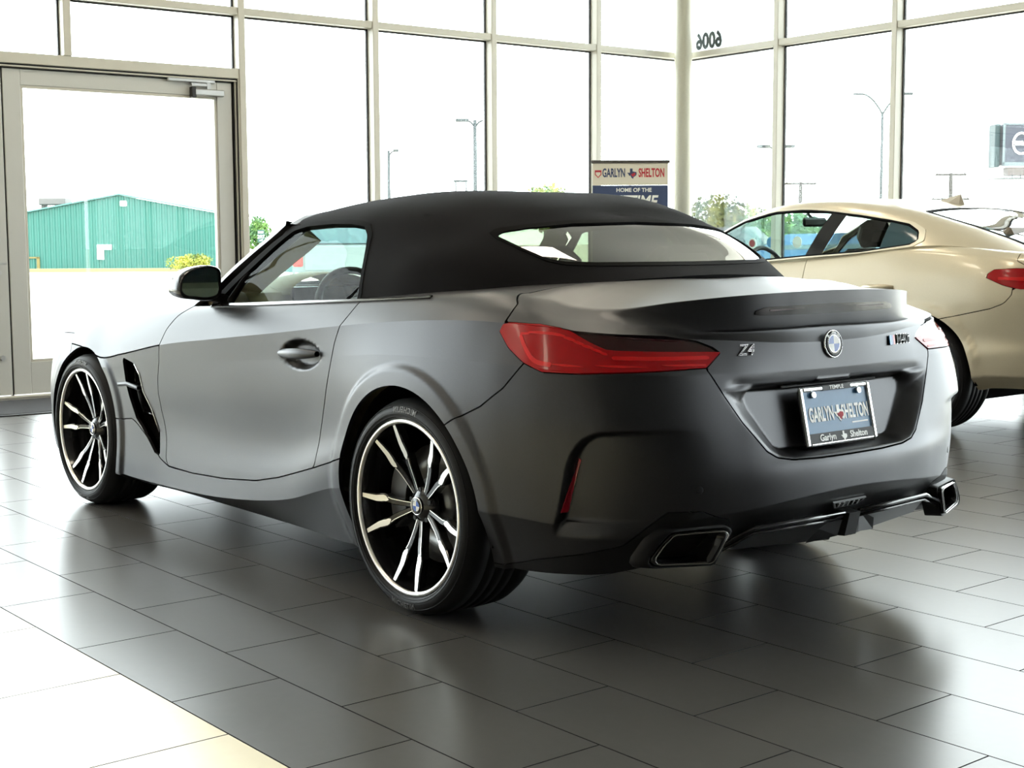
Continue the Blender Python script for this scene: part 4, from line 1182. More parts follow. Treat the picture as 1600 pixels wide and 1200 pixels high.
# tail lamps
S0 = clip(BODY, f_poly(BODY, LAMP)+0.0005)
Sd = clip(S0, f_poly(S0, LSPLIT)); Sr = clip(S0, f_poly(S0, LSPLIT), 1)
def lamp_piece(S, dz): return offset(S, dz)
for side_ in (1, -1):
    mm = (lambda q: q) if side_ == 1 else mirror
    L_ = surf_object(mm(lamp_piece(Sr, 0.003)), 'tail_lamp', REDL, RS, 0.02); L_['label'] = 'red tail lamp lens'
    surf_object(mm(lamp_piece(Sd, -0.006)), 'smoked_lens', REDD, L_, 0.015)
    # light guides: an L shaped line round the wide end and a long line along the bar
    for nm, line, w_ in (('light_guide', [(4.43,.885),(4.47,.845),(4.50,.822),(4.56,.812)], 0.006), ('light_guide', [(4.43,.892),(4.58,.892),(4.67,.866),(4.74,.842)], 0.004),
                         ('light_guide', [(4.76,.832),(4.90,.829),(5.06,.826)], 0.005), ('light_guide', [(4.56,.812),(4.80,.810),(5.05,.808)], 0.003)):
        q = lamp_piece(Sr, 0.0045); q = clip(q, sd_line(F_sz(q), smooth_poly(line, 8, False))-w_)
        surf_object(mm(q), nm, REDB, L_, 0.003)

# red reflectors on the bumper
S = clip(BODY, sd_poly(F_sz(BODY), [(4.632,.560),(4.640,.556),(4.600,.405),(4.590,.407)])); S = offset(S, 0.003)
pan('reflector', S, bump_, mat('reflector_red', (0.30, 0.006, 0.02), 0.25, coat=0.6), 0.006)

# side vents: recessed black panel, fin, slat
S = clip(offset(BODY, -0.055), sd_poly(F_sz(offset(BODY, -0.055)), VENT)-0.03)
vp = pan('vent_panel', S, RS, BLK, 0.0)
def side_pt(s, z, out=0.0):
    """point on the side surface at arc s, height z"""
    V = BODY.V; k = np.argmin((sarc(V[:, 6])-s)**2+(V[:, 2]-z)**2+np.where(V[:, 7] > 8, 9, 0)); return Vector(V[k, :3])+Vector(V[k, 3:6])*out
for sd_ in (1, -1):
    fx = Matrix.Diagonal((1, sd_, 1, 1))
    b = MB()
    p = [fx @ side_pt(1.815, .565, .004), fx @ side_pt(1.90, .575, .010), fx @ side_pt(2.00, .567, .008)]
    q = [v+Vector((0, -0.05*sd_, -0.012)) for v in p]; r_ = [v+Vector((0, 0, -0.016)) for v in p]
    b.add(p+q+r_, [(0, 1, 4, 3), (1, 2, 5, 4), (0, 6, 7, 1), (1, 7, 8, 2), (6, 3, 4, 7), (7, 4, 5, 8)], True)
    b.build('vent_fin', GREY, vp[0 if sd_ == 1 else 1])
    b = MB(); a0 = fx @ side_pt(1.99, .452, -.03); a1 = fx @ side_pt(2.10, .452, -.012); b.tube([a0, a1], 0.004, 6); b.build('vent_slat', BLK, vp[0 if sd_ == 1 else 1])
    # vent rim highlight edge
    b = MB(); b.tube([fx @ side_pt(s_, z_, .001) for s_, z_ in ((1.985,.652),(2.022,.612),(2.044,.548),(2.098,.474),(2.165,.392))], 0.0025, 6); b.build('vent_rim', CHR, vp[0 if sd_ == 1 else 1])

# door handles
for sd_, d_ in ((1, doors[0]), (-1, doors[1])):
    fx = Matrix.Diagonal((1, sd_, 1, 1)); b = MB(); pts = []; 
    n_ = 14; prof = []
    for i in range(n_+1):
        t = i/n_; s_ = 3.172+0.243*t; out = 0.006+0.016*math.sin(math.pi*t)
        hh = 0.019*math.sin(math.pi*(0.08+0.84*t))**0.5
        c = Vector((0.752-0.241*t, 0.899+out, .772+0.010*(t-0.5)))
        prof.append((c, hh))
    vs = []; fs = []; K = 10
    for c, hh in prof:
        for k in range(K):
            a = 2*math.pi*k/K; vs.append(fx @ (c+Vector((0, 0.011*math.cos(a), hh*math.sin(a)))))
    for i in range(n_):
        for k in range(K):
            k2 = (k+1) % K; f = (i*K+k, i*K+k2, (i+1)*K+k2, (i+1)*K+k); fs.append(f if sd_ == -1 else f[::-1])
    b.add(vs, fs, True); b.build('door_handle', GREY, d_)

# mirrors
def mirror_parts(sd_):
    fx = Matrix.Diagonal((1, sd_, 1, 1))
    base = [(.842,.945),(.838,1.0),(.842,1.045),(.865,1.058),(.915,1.060),(.965,1.046),(.998,1.02),(1.012,.985),(1.012,.962),(.998,.945),(.95,.936),(.89,.930)]
    P = smooth_poly(base, 3); cy, cz = P.mean(0); rings = []
    for X, k in ((1.285, .955), (1.292, 1.0), (1.33, 1.0), (1.38, .93), (1.42, .80), (1.455, .55), (1.468, .25)):
        rings.append([Vector((X, cy+(y-cy)*k, cz+(z-cz)*k)) for y, z in P])
    n = len(P); vs = [fx @ v for r in rings for v in r]; fs = []
    for i in range(len(rings)-1):
        for k in range(n):
            k2 = (k+1) % n; f = (i*n+k, (i+1)*n+k, (i+1)*n+k2, i*n+k2); fs.append(f[::-1] if sd_ == 1 else f)
    fs.append(tuple((len(rings)-1)*n+k for k in range(n))[::sd_])
    b = MB(); b.add(vs, fs, True); o = b.build('wing_mirror', BLK, RS)
    b = MB(); b.add([fx @ Vector((1.287, cy+(y-cy)*.955, cz+(z-cz)*.955)) for y, z in P], [tuple(range(n))[::-sd_]]); b.build('mirror_back', BLKM, o)
    b = MB(); b.add([fx @ Vector((1.2855, cy+(y-cy)*.84+0.002, cz+(z-cz)*.84+.003)) for y, z in P], [tuple(range(n))[::-sd_]]); b.build('mirror_glass', mat('mirror_silver', (0.35, 0.36, 0.38), 0.02, 1.0), o)
    b = MB(); b.add([fx @ Vector(v) for v in [(1.30,.80,.915),(1.40,.80,.915),(1.40,.80,.952),(1.30,.80,.952),(1.31,.90,.935),(1.38,.90,.935),(1.38,.90,.962),(1.31,.90,.962)]],
                [f[::sd_] for f in [(0,1,5,4),(1,2,6,5),(2,3,7,6),(3,0,4,7),(4,5,6,7)]]); b.build('mirror_foot', BLKM, o)
mirror_parts(1); mirror_parts(-1)

# ------------------------------------------------------------------ soft top, glass, pillars
ST = [  # stations front -> rear; rows belt -> centre
 [(1.45,.83,.903),(1.05,.836,.92),(.75,.836,.933),(.5,.834,.945),(.32,.826,.955),(.12,.80,.966),(-.05,.738,.981),(-.14,.672,.993),(-.225,.59,1.004),(-.33,.44,1.018),(-.40,.25,1.030),(-.43,0,1.037)],
 [(1.45,.79,1.00),(1.05,.775,1.06),(.75,.772,1.07),(.5,.772,1.075),(.32,.765,1.08),(.13,.735,1.085),(-.01,.67,1.085),(-.10,.60,1.083),(-.18,.515,1.081),(-.26,.385,1.079),(-.31,.215,1.077),(-.328,0,1.076)],
 [(1.45,.70,1.12),(1.05,.69,1.192),(.75,.688,1.212),(.5,.685,1.212),(.31,.655,1.198),(.14,.605,1.176),(.03,.545,1.170),(-.045,.485,1.162),(-.105,.415,1.154),(-.155,.315,1.148),(-.188,.17,1.138),(-.20,0,1.134)],
 [(1.45,.50,1.18),(1.05,.48,1.268),(.75,.47,1.294),(.5,.47,1.299),(.30,.44,1.285),(.14,.40,1.256),(.05,.345,1.238),(.0,.30,1.221),(-.04,.245,1.209),(-.068,.18,1.203),(-.082,.10,1.198),(-.088,0,1.195)],
 [(1.45,0,1.20),(1.05,0,1.292),(.75,0,1.320),(.5,0,1.324),(.30,0,1.312),(.15,0,1.285),(.09,0,1.266),(.06,0,1.253),(.04,0,1.243),(.025,0,1.236),(.015,0,1.231),(.008,0,1.228)],
]
Gs, us, vs_ = grid_surface(ST, [14,14,12,12,12,12,10,10,10,10,10], [14,14,14,12], (), (False, True, True))
TOPS = surf_from_grid(Gs, us, vs_, grid_normals(Gs))
bad = np.linalg.norm(TOPS.V[:, 3:6], axis=1) < 0.5; TOPS.V[bad, 3:6] = (0, 0, 1)
WIN = [(1.352,.88),(1.335,.925),(1.25,.99),(1.15,1.062),(1.06,1.130),(.98,1.186),(.90,1.200),(.73,1.207),(.60,1.205),(.52,1.196),(.475,1.165),(.455,1.13),(.42,1.06),(.385,.98),(.37,.90)]
WINF = [(1.40,.88),(1.37,.938),(1.18,1.080),(1.07,1.158),(.99,1.203),(.90,1.215),(.73,1.221),(.59,1.219),(.505,1.209),(.456,1.173),(.438,1.132),(.404,1.06),(.368,.98),(.353,.90)]
def f_xz(S, P): return sd_poly(S.V[:, [0, 2]], P)
def front_edge(S): return S.V[:, 0]-(1.055+0.03*np.clip((S.V[:, 2]-1.19)/.08, 0, 1))
S = clip(TOPS, front_edge(TOPS)); S = clip(S, f_xz(S, smooth_poly(WINF, 1)), 1)
RG = [(-.1,1.066),(.37,1.068),(.46,1.071),(.502,1.083),(.535,1.120),(.553,1.155),(.548,1.172),(.515,1.185),(.44,1.196),(.28,1.210),(-.1,1.219)]
def f_rg(S): return np.where(S.V[:, 0] < 0.16, sd_poly(S.V[:, 1:3], smooth_poly(RG, 1)), 1.0)
FABS = clip(S, f_rg(S)-0.0, 1)
top = surf_object(both(FABS), 'soft_top', FAB, RS, 0.012); top['label'] = 'black canvas soft top'
S = clip(clip(TOPS, f_rg(TOPS)-0.004), TOPS.V[:, 0]*0-1) if False else clip(TOPS, f_rg(TOPS)-0.004)
rgl = surf_object(both(offset(S, -0.004)), 'rear_window', RGL, RS)
S = clip(TOPS, f_rg(TOPS)-0.001); S = clip(S, f_rg(S)+0.010, 1); surf_object(both(offset(S, 0.002)), 'window_seal', SEAL, rgl, 0.006)
# seam ridge along the roof side
for pts_ in () and ([(1.03,.50,1.262),(.75,.485,1.291),(.5,.485,1.296),(.3,.478,1.287),(.13,.455,1.265)],):
    for sd_ in (1, -1):
        b = MB(); b.tube([(x, y*sd_, z+0.001) for x, y, z in smooth_poly(pts_, 5, False)], 0.004, 6); b.build('seam', FAB, top)
# side glass, frame, pillars
wins = []
S = clip(TOPS, f_xz(TOPS, smooth_poly(WIN, 1))-0.004); S = clip(S, 0.902-S.V[:, 2])
for mm in (lambda q: q, mirror): wins.append(surf_object(mm(offset(S, -0.006)), 'side_window', WGL, RS))
S = clip(TOPS, f_xz(TOPS, smooth_poly(WINF, 1))); S = clip(S, f_xz(S, smooth_poly(WIN, 1)), 1); S = clip(S, 0.90-S.V[:, 2]); 
for mm, w_ in ((lambda q: q, wins[0]), (mirror, wins[1])): surf_object(mm(offset(S, 0.002)), 'window_frame', SEAL, w_, 0.02)
# quarter light bar at the front of the side glass
for sd_, w_ in ((1, wins[0]), (-1, wins[1])):
    b = MB(); b.tube([(1.255, .822*sd_, .925), (1.21, .79*sd_, 1.0), (1.185, .773*sd_, 1.035)], [.014, .012, .010], 8); b.build('quarter_bar', SEAL, w_)
# belt moulding
S = clip(BODY, np.abs(BODY.V[:, 7]-8.0)-0.10); S = rect(S, -0.02, 1.36); S = offset(S, 0.004)
for mm in (lambda q: q, mirror): surf_object(mm(S), 'belt_moulding', BLK, RS, 0.006)
# windscreen
bot = [(1.42,.80,.927),(1.50,.73,.952),(1.60,.58,.972),(1.67,.38,.985),(1.71,.18,.992),(1.72,0,.994)]
tp = [(1.045,.682,1.203),(1.075,.62,1.232),(1.095,.48,1.258),(1.105,.32,1.272),(1.11,.16,1.279),(1.112,0,1.281)]
mid = [tuple((np.array(a)+np.array(c))/2+np.array([.012,.0,.014])) for a, c in zip(bot, tp)]
Gw, uw, vw = grid_surface([bot, mid, tp], 8, 10, (), (False, True, False))
SW_ = surf_from_grid(Gw, uw, vw, grid_normals(Gw))
ws = surf_object(both(SW_), 'windscreen', WGL, RS)
for sd_ in (1, -1):
    P = [(1.44,.815,.915),(1.33,.785,1.0),(1.20,.742,1.09),(1.10,.708,1.155),(1.045,.688,1.195)]
    b = MB(); n_ = 4; vs = []; fs = []
    for x, y, z in smooth_poly(P, 4, False):
        vs += [Vector((x+.010, (y+.008)*sd_, z+.012)), Vector((x+.055, (y-.022)*sd_, z+.030)), Vector((x+.04, (y-.07)*sd_, z+.018)), Vector((x-.03, (y-.055)*sd_, z-.012))]
    m_ = len(vs)//4
    for i in range(m_-1):
        for k in range(4):
            k2 = (k+1) % 4; f = (i*4+k, i*4+k2, (i+1)*4+k2, (i+1)*4+k); fs.append(f if sd_ == -1 else f[::-1])
    b.add(vs, fs, False); pl = b.build('windscreen_pillar', GREY, RS)
    b = MB(); vs = []; fs = []
    for x, y, z in smooth_poly(P, 4, False): vs += [Vector((x-.03, (y-.056)*sd_, z-.012)), Vector((x+.03, (y-.10)*sd_, z+.0)), Vector((x-.085, (y-.085)*sd_, z-.045))]
    for i in range(m_-1):
        for k in range(3):
            k2 = (k+1) % 3; f = (i*3+k, i*3+k2, (i+1)*3+k2, (i+1)*3+k); fs.append(f)
    b.add(vs, fs, False); b.build('pillar_trim', BEIGE, pl)
b = MB(); vs = []
for x, y, z in [(1.03,-.68,1.195),(1.06,-.6,1.225),(1.08,-.45,1.25),(1.09,-.2,1.268),(1.095,0,1.272),(1.09,.2,1.268),(1.08,.45,1.25),(1.06,.6,1.225),(1.03,.68,1.195)]: vs += [(x+.02,y,z+.018),(x-.06,y,z+.012),(x-.06,y,z-.02),(x+.01,y,z-.012)]
fs = []
for i in range(8):
    for k in range(4): k2 = (k+1) % 4; fs.append((i*4+k, (i+1)*4+k, (i+1)*4+k2, i*4+k2))
b.add(vs, fs, True); b.build('windscreen_header', BLKM, RS)
# ------------------------------------------------------------------ rear details
def at_rear(y, z):
    """outermost body point at (y,z) on the tail"""
    V = BODY.V; m = V[:, 0] < -0.3
    k = np.where(m)[0]; k = k[np.argmin((V[k, 1]-abs(y))**2+(V[k, 2]-z)**2)]
    p = V[k, :3].copy(); n = V[k, 3:6].copy()
    if y < 0: p[1] *= -1; n[1] *= -1
    return Vector(p), Vector(n)
def badge_frame(y, z, out):
    p, n = at_rear(y, z); n.normalize()
    ex = Vector((0, 0, 1)).cross(n)      # to the viewer's right
    ex.normalize(); ey = n.cross(ex)
    m = frame_matrix(p+n*out, ex, ey); return m
# roundel
BMx = badge_frame(0.0, 0.838, 0.002)
b = MB(); b.lathe([(0, .006), (.030, .006), (.038, .0045), (.0405, .002), (.041, 0)], 40, BMx); rd = b.build('roundel', BLK, lid)
b = MB(); b.lathe([(.0385, .0052), (.0395, .0062), (.041, .005), (.0415, .001)], 40, BMx); b.build('rim_ring', CHR, rd)
b = MB(); b.lathe([(.0245, .0064), (.0255, .0072), (.0265, .0064)], 40, BMx); b.build('inner_ring', CHR, rd)
for q in range(4):
    b = MB(); pts = [(0, 0)]+[(.0243*math.cos(a), .0243*math.sin(a)) for a in [math.pi/2*q+math.pi/2*i/8 for i in range(9)]]
    b.prism(pts, .0055, .0066, BMx); b.build('quadrant', BLUE if q in (1, 3) else WHT, rd)
for ch, a in (('B', 2.36), ('M', 1.571), ('W', 0.78)):
    me = text_mesh(ch, 0.014, 0.0004, 0, 0.0003); o = link_mesh('lettering', me, WHT, rd); o.matrix_local = BMx @ Matrix.Translation((.0322*math.cos(a), .0322*math.sin(a), .0062)) @ Matrix.Rotation(a-math.pi/2, 4, 'Z')
def badge_text(tx, y, z, size, m, parent, shear=0.35, depth=0.0025, sx=1.15, bold=0.0008, nm='badge_lettering', dx=0.0, space=1.0):
    me = text_mesh(tx, size, depth, shear, bold, space, sx); o = link_mesh(nm, me, m, parent)
    o.matrix_local = badge_frame(y, z, 0.003) @ Matrix.Translation((dx, 0, 0)); return o
badge_text('Z4', .365, .836, .044, CHR, lid, bold=0.0)
badge_text('Z4', .365, .836, .044, BLK, lid, bold=-0.0006, depth=0.0032)
MBx = badge_frame(-.335, .836, .003)
for i, c_ in enumerate(((.04, .25, .60), (.02, .05, .25), (.55, .02, .03))):
    b = MB(); x0 = -.058+i*.0105; b.add([MBx @ Vector(v) for v in [(x0, -.015, .003), (x0+.0095, -.015, .003), (x0+.0145, .015, .003), (x0+.005, .015, .003), (x0, -.015, 0), (x0+.0095, -.015, 0), (x0+.0145, .015, 0), (x0+.005, .015, 0)]], [(0, 1, 2, 3), (0, 4, 5, 1), (1, 5, 6, 2), (2, 6, 7, 3), (3, 7, 4, 0)])
    b.build('badge_stripe', mat('badge_col_%d' % i, c_, 0.3), lid)
badge_text('M40i', -.335, .836, .040, CHR, lid, shear=0.25, sx=1.0, dx=.022, bold=.0010, depth=.0018)
badge_text('M40i', -.335, .836, .040, BLKM, lid, shear=0.25, sx=1.0, dx=.022, bold=.0002, depth=.0028)
# third brake light in the spoiler
S = clip(BODY, np.where(BODY.V[:, 0] < -.7, sd_poly(BODY.V[:, 1:3], [(-.1,.930),(.30,.934),(.325,.938),(.31,.948),(.27,.957),(-.1,.962)]), 1))
S = clip(S, 7.9-S.V[:, 7])
bl_ = surf_object(both(offset(S, 0.003)), 'brake_light', mat('smoked_strip', (0.012, 0.008, 0.009), 0.18), lid, 0.006)
S = clip(S, np.abs(S.V[:, 2]-.9465)-.0035); S = clip(S, S.V[:, 1]-.26)
surf_object(both(offset(S, 0.005)), 'light_strip', mat('light_strip', (0.12, 0.08, 0.085), 0.5), bl_, 0.003)
# licence plate on its bracket (the panel in the recess faces back and a little up)
pm = frame_matrix(Vector((-0.897, 0.0, 0.632)), Vector((0, -1, 0)), Vector((0.219, 0, 0.976)))
PLB = mat('plate_blue', (0.05, 0.17, 0.34), 0.4, noise=0.1, nscale=30)
plt_ = empty('license_plate', (0, 0, 0), 0, RS); plt_.matrix_local = pm
b = MB(); b.box((-.155, -.078, 0.004), (.155, .078, .016), None, .004); b.build('backing', BLKM, plt_)
b = MB(); b.box((-.150, -.074, .016), (.150, .074, .019)); b.build('plate_face', PLB, plt_)
fr = MB(); W_, H_ = .163, .086
fr.box((-W_, -H_, .014), (-W_+.016, H_, .026), None, .004); fr.box((W_-.016, -H_, .014), (W_, H_, .026), None, .004)
fr.box((-W_+.016, H_-.014, .014), (W_-.016, H_, .026), None, .004); fr.box((-W_+.016, -H_, .014), (W_-.016, -H_+.010, .026), None, .004)
fo = fr.build('plate_frame', mat('frame_silver', (0.75, 0.76, 0.76), 0.25, 0.8), plt_)
b = MB(); b.box((-W_+.016, -H_+.008, .019), (W_-.016, -H_+.036, .0245)); b.box((-.06, H_-.014, .019), (.07, H_-.0005, .0268)); b.build('frame_band', mat('frame_black', (0.008, 0.010, 0.014), 0.6), fo)
def ptext(tx, size, x, y, z, m, **k):
    me = text_mesh(tx, size, .0006, **k); o = link_mesh('lettering', me, m, plt_); o.location = (x, y, z)
ptext('TEMPLE', .016, .003, H_-.0075, .0272, WHT, bold=.0002, sx=1.2)
ptext('GARLYN', .058, -.076, .002, .0200, WHT, bold=.0016, sx=.50)
ptext('SHELTON', .058, .080, .002, .0200, WHT, bold=.0016, sx=.50)
ptext('Garlyn', .027, -.068, -H_+.021, .0250, WHT, bold=.0006)
ptext('Shelton', .027, .075, -H_+.021, .0250, WHT, bold=.0006)
b = MB(); b.prism(texas(.045), .0192, .0205, Matrix.Translation((.004, .004, 0))); tl = b.build('state_logo', WHT, plt_)
b = MB(); b.prism([(x, y) for x, y in texas(.03) if y < .01], .0206, .0212, Matrix.Translation((.008, 0, 0))); b.build('state_logo_red', BRED, plt_)
b = MB(); b.prism(texas(.026), .0246, .0256, Matrix.Translation((.005, -H_+.021, 0))); b.build('state_logo_small', WHT, plt_)
b = MB(); b.box((.06, -.032, .019), (.135, -.028, .0196)); b.build('plate_line', WHT, plt_)
for x in (-.105, .105):
    b = MB(); b.cyl((x, .062, .019), (x, .062, .0285), .009, n=14); b.build('screw_tab', MATS['frame_silver'], plt_)
# plate lamps bar under the lid lip
b = MB(); b.box((-.885, -.22, .722), (-.868, .22, .730), None, .003); b.build('plate_light', BLKM, lid)
# lid grip under the plate
b = MB(); b.add([(-.93,-.16,.542),(-.93,.16,.542),(-.905,.2,.553),(-.905,-.2,.553)], [(3,2,1,0)]); b.build('lid_grip', BLK, lid)
# exhaust tips
def exhaust(sd_):
    P = np.array([(.499,.345),(.503,.353),(.512,.357),(.58,.357),(.645,.356),(.655,.352),(.68,.328),(.702,.300),(.705,.288),(.698,.279),(.688,.276),(.62,.273),(.552,.270),(.541,.273),(.535,.281),(.515,.315)]); cy, cz = P.mean(0); n = len(P)
    def ring(k, dx): return [Vector((-.93+(y-.5)*.375+dx, (cy+(y-cy)*k)*sd_, cz+(z-cz)*k)) for y, z in P]
    R_ = [ring(1.16, .03), ring(1.06, -.002), ring(1.0, -.010), ring(.90, -.006), ring(.84, .02), ring(.80, .10)]
    vs = [v for r in R_ for v in r]; fs = []
    for i in range(5):
        for k in range(n):
            k2 = (k+1) % n; f = (i*n+k, i*n+k2, (i+1)*n+k2, (i+1)*n+k); fs.append(f if sd_ == 1 else f[::-1])
    fs.append(tuple(5*n+k for k in range(n))[::sd_])
    b = MB(); b.add(vs, fs, True); e = b.build('exhaust_tip', BLK, RS)
    b = MB(); b.tube([v+Vector((-.003, 0, 0)) for v in ring(.985, -.010)], .0016, 6, True); b.build('bright_edge', mat('dark_chrome', (0.30, 0.29, 0.27), 0.2, 1.0), e)
    B2 = [ring(1.34, .05), ring(1.20, -.006), ring(1.10, .0), ring(1.04, .04)]
    vs = [v for r in B2 for v in r]; fs = []
    for i in range(3):
        for k in range(n):
            k2 = (k+1) % n; f = (i*n+k, i*n+k2, (i+1)*n+k2, (i+1)*n+k); fs.append(f if sd_ == 1 else f[::-1])
    b = MB(); b.add(vs, fs, True); b.build('bezel', BLKM, e)
exhaust(1); exhaust(-1)
# diffuser: black trims, inset panels, fin
df = empty('diffuser', (0, 0, 0), 0, RS)
for sd_ in (1, -1):
    top_l = [(-.925,.515,.312),(-.948,.40,.352),(-.965,.2,.352),(-.972,.034,.352)]
    b = MB(); b.tube([(x, y*sd_, z) for x, y, z in top_l], [.007, .007, .007, .006], 8); b.build('trim_bar', BLK, df)
    low = [(x+.006, y*sd_, z-.016) for x, y, z in top_l]
    b = MB(); b.tube(low, .005, 8); b.build('trim_bar', BLK, df)
    b = MB(); vs = [(-.94,.40*sd_,.335),(-.955,.2*sd_,.336),(-.96,.034*sd_,.336),(-.93,.05*sd_,.268),(-.90,.2*sd_,.272),(-.885,.43*sd_,.285)]
    b.add(vs, [(0,1,4,5)[::-sd_], (1,2,3,4)[::-sd_]], True); b.build('inset_panel', GREY, df)
    b = MB(); b.add([(-.972,.034*sd_,.352),(-.96,.05*sd_,.285),(-.93,.16*sd_,.272),(-.955,.13*sd_,.315)], [(0,1,2,3)[::-sd_]]); b.build('strake', BLKM, df)
b = MB(); b.prism([(-.985,.352),(-.968,.282),(-.90,.276),(-.90,.36)], -.026, .026, Matrix(((1,0,0,0),(0,0,1,0),(0,1,0,0),(0,0,0,1)))); b.build('fin', BLKM, df)
# rear fog lamp slot, parking sensors
fm_ = badge_frame(0.0, .385, .002)
b = MB(); b.prism([(-.075,.011),(.078,.011),(.052,-.013),(-.055,-.013)], 0, .006, fm_); fg = b.build('fog_lamp', mat('fog_frame', (0.25,0.25,0.26), 0.25), bump_)
b = MB(); b.prism([(-.067,.008),(.068,.008),(.048,-.010),(-.050,-.010)], .004, .0068, fm_); b.build('fog_lens', mat('fog_dark', (0.03,0.03,0.035), 0.15), fg)
b = MB()
for x in (-.045, -.022, 0, .022, .045): b.box((x-.003, -.008, .0065), (x+.003, .007, .0078), fm_)
b.build('fog_ribs', mat('fog_rib', (0.35,0.35,0.36), 0.3), fg)
for y in (.58, -.58):
    p, n = at_rear(y, .475); n.normalize(); b = MB(); b.lathe([(0, .0006), (.010, .0006), (.0108, .0002), (.0112, -.002)], 20, frame_matrix(p+n*.0006, Vector((0,0,1)).cross(n), Vector((0,0,1)))); b.build('parking_sensor', GREY, bump_)
p, n = at_rear(-.795, .445); n.normalize(); pmx = frame_matrix(p+n*.001, Vector((0,0,1)).cross(n), Vector((0,0,1)))
b = MB(); b.lathe([(.029, 0), (.0305, .0016), (.032, 0)], 28, pmx); b.build('tow_cover', BLKM, bump_)

# ------------------------------------------------------------------ underside, wheel housings
b = MB(); b.box((-.25, -.60, .16), (3.05, .60, .26)); b.box((.45, -.80, .15), (2.0, .80, .22)); b.box((-.72, -.55, .31), (-.22, .55, .42)); b.build('underbody', DARK, RS)
for (cx, cz, r) in (AR, AF):
    for sd_ in (1, -1):
        b = MB(); vs = []; n = 28
        for i in range(n+1):
            a = math.radians(-12+204*i/n); 
            for y in (.45, .87): vs.append((cx+(r+.012)*math.cos(a), y*sd_, cz+(r+.012)*math.sin(a)))
        b.add(vs, [(2*i, 2*i+1, 2*i+3, 2*i+2) for i in range(n)], True)
        b.add([(cx+(r+.02)*math.cos(math.radians(-12+204*i/23)), .45*sd_, cz+(r+.02)*math.sin(math.radians(-12+204*i/23))) for i in range(24)], [tuple(range(24))])
        b.build('wheel_housing', DARK, RS)

